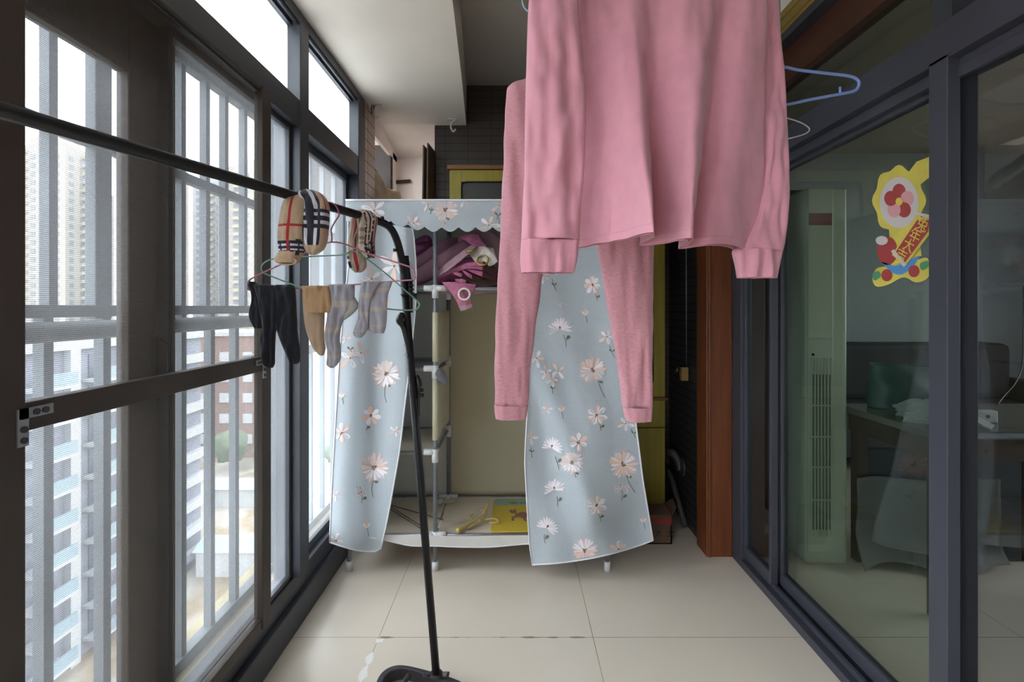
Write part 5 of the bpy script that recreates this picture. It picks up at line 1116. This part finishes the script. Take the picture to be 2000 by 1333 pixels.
e = thing('tall_dark_cabinet', ((f0+f1)/2, fy+0.15, 0), 'tall dark blue cabinet standing behind the air conditioner', 'cabinet')
build('cabinet_body', bx(f0, f1, fy+0.02, fy+0.40, 0.06, 1.89), FRG, e, bevel=0.006); build('cabinet_door', bx(f0+0.003, f1-0.003, fy, fy+0.018, 0.13, 1.885), FRG, e, bevel=0.004)
build('plinth', bx(f0, f1, fy+0.01, fy+0.40, 0, 0.06), ACM, e)
bm = bmesh.new(); tube(bm, [(f0+0.03, fy-0.02, 0.9), (f0+0.03, fy-0.02, 1.15)], 0.006); build('handle', bm, GREYM, e)
# table with bags
TBM = mat('dark_table_wood', '#4c3d33', 0.35, 0, 0.1, 30, 0.15, 4, stretch=(12, 2, 12)); TTOP = mat('table_top_glass_cover', '#6d6c5e', 0.2, 0, 0, 1, 0.1, 5)
tx0, tx1, ty0, ty1 = 1.60, 2.55, 1.86, 2.42; tz = 0.75
TB = thing('table', ((tx0+tx1)/2, (ty0+ty1)/2, 0), 'dark wooden table in the room behind the glass doors', 'table')
build('tabletop', bx(tx0, tx1, ty0, ty1, tz-0.03, tz), TTOP, TB, bevel=0.004)
build('apron', bx(tx0+0.04, tx1-0.04, ty0+0.03, ty1-0.03, tz-0.12, tz-0.03), TBM, TB)
for x in (tx0+0.05, tx1-0.09):
    for y in (ty0+0.04, ty1-0.08): build('leg', bx(x, x+0.05, y, y+0.05, 0, tz-0.03), TBM, TB, bevel=0.003)
build('edge_tape', bx(tx0+0.06, tx1-0.3, ty0-0.002, ty0+0.002, tz-0.022, tz-0.004), mat('edge_pale_blue', '#8f9ba5', 0.5), TB)
for x in (tx0+0.10, tx0+0.42): 
    q_ = build('tape_strip', bx(x, x+0.06, ty0-0.004, ty0+0.01, tz-0.034, tz+0.001), mat('brown_tape', '#8a6f34', 0.4), TB)
GBX = mat('teal_plastic', '#33544d', 0.4, 0, 0.1, 20, 0.15, 5)
e = thing('green_storage_bag', (1.92, 2.3, tz), 'dark green square carrier bag standing on the table behind the white bag', 'bag')
p0, p1 = P(1722, 0, 2.3).x, P(1860, 0, 2.3).x; zg = P(0, 712, 2.3).z
c = [[Vector((p0-0.01, 2.28, tz+0.001)), Vector(((p0+p1)/2, 2.25, tz+0.001)), Vector((p1, 2.28, tz+0.001)), Vector((p1, 2.38, tz+0.001)), Vector((p0, 2.38, tz+0.001))], [Vector((p0, 2.28, (tz+zg)/2)), Vector(((p0+p1)/2, 2.24, (tz+zg)/2)), Vector((p1, 2.28, (tz+zg)/2)), Vector((p1, 2.38, (tz+zg)/2)), Vector((p0, 2.38, (tz+zg)/2))], [Vector((p0+0.01, 2.3, zg)), Vector(((p0+p1)/2, 2.29, zg)), Vector((p1, 2.3, zg-0.01)), Vector((p1, 2.36, zg-0.01)), Vector((p0+0.01, 2.36, zg))]]
bm = bmesh.new(); surface(bm, sheet(c, 6, 8, 0.012, (14, 14), 2, closed=True), True); build('bag_body', bm, GBX, e, smooth=True, solid=0.001)
PLB = mat('white_plastic_bag', '#b9c2bf', 0.3, 0, 0.5, 25, 0.06, 8, trans=0.3)
e = thing('white_plastic_bag', (1.72, 2.05, tz), 'crumpled white plastic bag lying on the table', 'bag')
def crumple(cx, cy, cz, rx, ry, rz, seed, m, name, parent):
    bm = bmesh.new(); bmesh.ops.create_icosphere(bm, subdivisions=5, radius=1)
    for v in bm.verts:
        d = v.co.copy(); r = 1+0.22*abs(rnd(d.x*2.2+seed, d.y*2.2, d.z*2.2))*2-0.12+0.10*abs(rnd(d.x*6+seed, d.y*6, d.z*6))
        v.co = Vector((cx+d.x*r*rx, cy+d.y*r*ry, max(cz+0.001, cz+rz*0.6+d.z*r*rz)))
    return build(name, bm, m, parent, smooth=False)
crumple(1.80, 2.10, tz, 0.13, 0.09, 0.05, 1, PLB, 'bag_body', e); crumple(1.72, 2.02, tz, 0.10, 0.05, 0.03, 5, PLB, 'bag_neck', e)
e = thing('packet', (1.86, 1.93, tz), 'flat white packet leaning on the plastic bag at the table edge', 'packet')
bm = bmesh.new(); v = [bm.verts.new(q) for q in ((1.72, 1.92, tz+0.09), (1.76, 1.99, tz+0.10), (1.90, 1.97, tz+0.012), (1.86, 1.89, tz+0.012))]; bm.faces.new(v); build('packet_body', bm, WPLAS, e, solid=0.02, bevel=0.004)
e = thing('power_adapter', (1.97, 2.02, tz), 'small white plastic box with a dark mark at the table corner', 'box')
build('adapter_body', bx(1.93, 2.0, 2.01, 2.045, tz, tz+0.05), WPLAS, e, bevel=0.006)
bm = bmesh.new(); disc(bm, (1.955, 2.008, tz+0.027), 0.007, 0.004, 'Y', 14); build('adapter_socket', bm, FRAME, e)
# white sheet hanging under the table, chair, dark boxes further back
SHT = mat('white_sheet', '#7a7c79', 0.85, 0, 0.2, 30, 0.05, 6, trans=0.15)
c = [[Vector((1.62+0.11*k, 2.30+0.03*math.sin(k*1.7), z_)) for k in range(7)] for z_ in (0.42, 0.25, 0.12)]
c.append([Vector((1.60+0.12*k, 2.22+0.05*math.sin(k*1.3), 0.02+0.02*abs(math.sin(k)))) for k in range(7)])
bm = bmesh.new(); surface(bm, sheet(c, 6, 6, 0.01, (9, 5), 4)); o = build('draped_sheet', bm, SHT, smooth=True, solid=0.002); rebase(o, (1.9, 2.25, 0.0)); tag(o, 'pale sheet draped to the floor below the dark table', 'sheet')
e = thing('black_suitcase', (1.85, 2.38, 0), 'dark case stored under the table behind the sheet', 'suitcase')
build('case_shell', bx(1.68, 2.45, 2.345, 2.375, 0.0, 0.0+0.55), FRG, e, bevel=0.01); bm = bmesh.new(); tube(bm, [(1.98, 2.36, 0.55), (1.98, 2.36, 0.58), (2.08, 2.36, 0.58), (2.08, 2.36, 0.55)], 0.006); build('handle', bm, BLACKP, e)
SOF = mat('dark_sofa_fabric', '#3b3d40', 0.85, 0, 0.2, 60, 0.1, 6)
e = thing('dark_sofa', (3.2, 4.0, 0), 'dark sofa against the far wall of the room behind the glass', 'sofa')
build('seat', bx(2.3, 4.2, 3.55, 4.3, 0.12, 0.45), SOF, e, bevel=0.04); build('backrest', bx(2.3, 4.2, 4.1, 4.38, 0.45, 0.92), SOF, e, bevel=0.05)
for x in (2.16, 4.2): build('armrest', bx(x, x+0.16, 3.55, 4.35, 0.12, 0.62), SOF, e, bevel=0.04)
for x in (2.25, 4.2):
    for y in (3.6, 4.25): build('leg', bx(x, x+0.05, y, y+0.05, 0, 0.12), BLACKP, e)
e = thing('power_cable', (2.1, 2.6, 0.75), 'thin black cable hanging down over the table at the right', 'cable')
build('cable_run', tb([P(1999, 560, 2.3), P(1997, 700, 2.3), P(1985, 745, 2.25), P(1960, 775, 2.2), P(1948, 792, 2.15)], 0.0025, seg=6, smooth_n=5), BLACKP, e)

# plain festive window sticker (generic shape) on the glass: yellow cloud ground and red scroll with lettering
sx_, X0 = 0, XG+0.055+0.010
def onglass(px, py, off=0.0):
    X = X0-off; Y = FPX*X/(px-VX); return Vector((X, Y, CAMH-(py-VY)/FPX*Y))
SKY = mat('sticker_yellow', '#c4b552', 0.4, 0, 0, 1, 0.12, 14); SKR = mat('sticker_red', '#9c3f3d', 0.4, 0, 0, 1, 0.08, 20); SKW = mat('sticker_white', '#bdb5b3', 0.4); SKB = mat('sticker_blue', '#4f86b8', 0.4); SKG = mat('sticker_green', '#4d8a63', 0.4); SKD = mat('sticker_gold_text', '#cdb455', 0.4); SKP = mat('sticker_pink', '#c98f93', 0.4)
WS = thing('window_sticker', onglass(1765, 440), 'festive yellow and red window sticker with a lettered scroll on the glass door', 'sticker')
def decal(name, pts, m, lvl, smooth_it=True):
    q = spline([Vector((a, b, 0)) for a, b in pts], 5, True) if smooth_it else [Vector((a, b, 0)) for a, b in pts]
    bm = bmesh.new(); vs_ = [bm.verts.new(onglass(p.x, p.y, 0.0006+0.0004*lvl)) for p in q]; es = [bm.edges.new((vs_[i], vs_[(i+1) % len(vs_)])) for i in range(len(vs_))]
    bmesh.ops.triangle_fill(bm, edges=es, use_beauty=True)
    return build(name, bm, m, WS)
def circ(cx, cy, rx, ry, n=24, k=0, amp=0): return [(cx+rx*(1+amp*math.cos(k*2*PI*i/n))*math.cos(2*PI*i/n), cy+ry*(1+amp*math.cos(k*2*PI*i/n))*math.sin(2*PI*i/n)) for i in range(n)]
decal('yellow_streamer', [(1768, 345), (1790, 316), (1816, 306), (1816, 346), (1796, 362), (1780, 375)], SKY, 0, False)
decal('yellow_rosette', circ(1756, 392, 50, 66, 48, 8, 0.06), SKY, 1, False)
decal('white_disc', circ(1756, 396, 38, 50), SKW, 2, False)
for k in range(5): a = 2*PI*k/5-PI/2; decal('blossom_petal', circ(1756+17*math.cos(a), 394+20*math.sin(a), 13, 15, 16), SKR if k % 2 == 0 else SKP, 3+k, False)
decal('blossom_centre', circ(1756, 394, 7, 8, 12), SKD, 9, False)
decal('red_knot', circ(1733, 490, 20, 28, 24), SKR, 3, False)
decal('white_trim', circ(1722, 470, 12, 9, 16), SKW, 4, False)
decal('yellow_band', [(1736, 440), (1790, 430), (1800, 500), (1740, 520)], SKY, 0, False)
decal('cloud_base', [(1704, 545), (1712, 525), (1735, 520), (1760, 515), (1785, 510), (1812, 505), (1814, 540), (1790, 552), (1765, 542), (1735, 556), (1712, 560)], SKY, 1)
decal('blue_ribbon', [(1722, 512), (1745, 519), (1765, 514), (1795, 500), (1785, 518), (1765, 535), (1745, 534)], SKB, 3)
decal('red_disc', circ(1732, 538, 11, 12, 16), SKR, 4, False); decal('red_disc', circ(1785, 530, 11, 12, 16), SKR, 4, False)
decal('green_patch', [(1704, 535), (1716, 530), (1720, 540), (1708, 548)], SKG, 4); decal('green_patch', [(1797, 515), (1812, 510), (1812, 522), (1800, 528)], SKG, 4)
decal('scroll_border', [(1742, 498), (1790, 425), (1817, 424), (1817, 456), (1768, 520)], SKY, 10, False)
decal('scroll', [(1746, 497), (1792, 429), (1815, 430), (1813, 452), (1767, 514)], SKR, 11, False)
for ch, (px, py) in zip('兔年大吉', ((1801, 440), (1787, 461), (1774, 481), (1760, 501))):
    p = onglass(px, py, 0.0062)
    M_ = Matrix.Rotation(-PI/2, 4, 'Z') @ Matrix.Rotation(PI/2, 4, 'X') @ Matrix.Rotation(-0.5, 4, 'Z')
    text_mesh('scroll_letter', ch, SKD, WS, p, 0.042, M_)
decal('scroll_rod', [(1740, 491), (1746, 487), (1771, 517), (1765, 522)], SKW, 13, False)
decal('scroll_rod', [(1786, 419), (1792, 415), (1817, 420), (1817, 427)], SKW, 13, False)
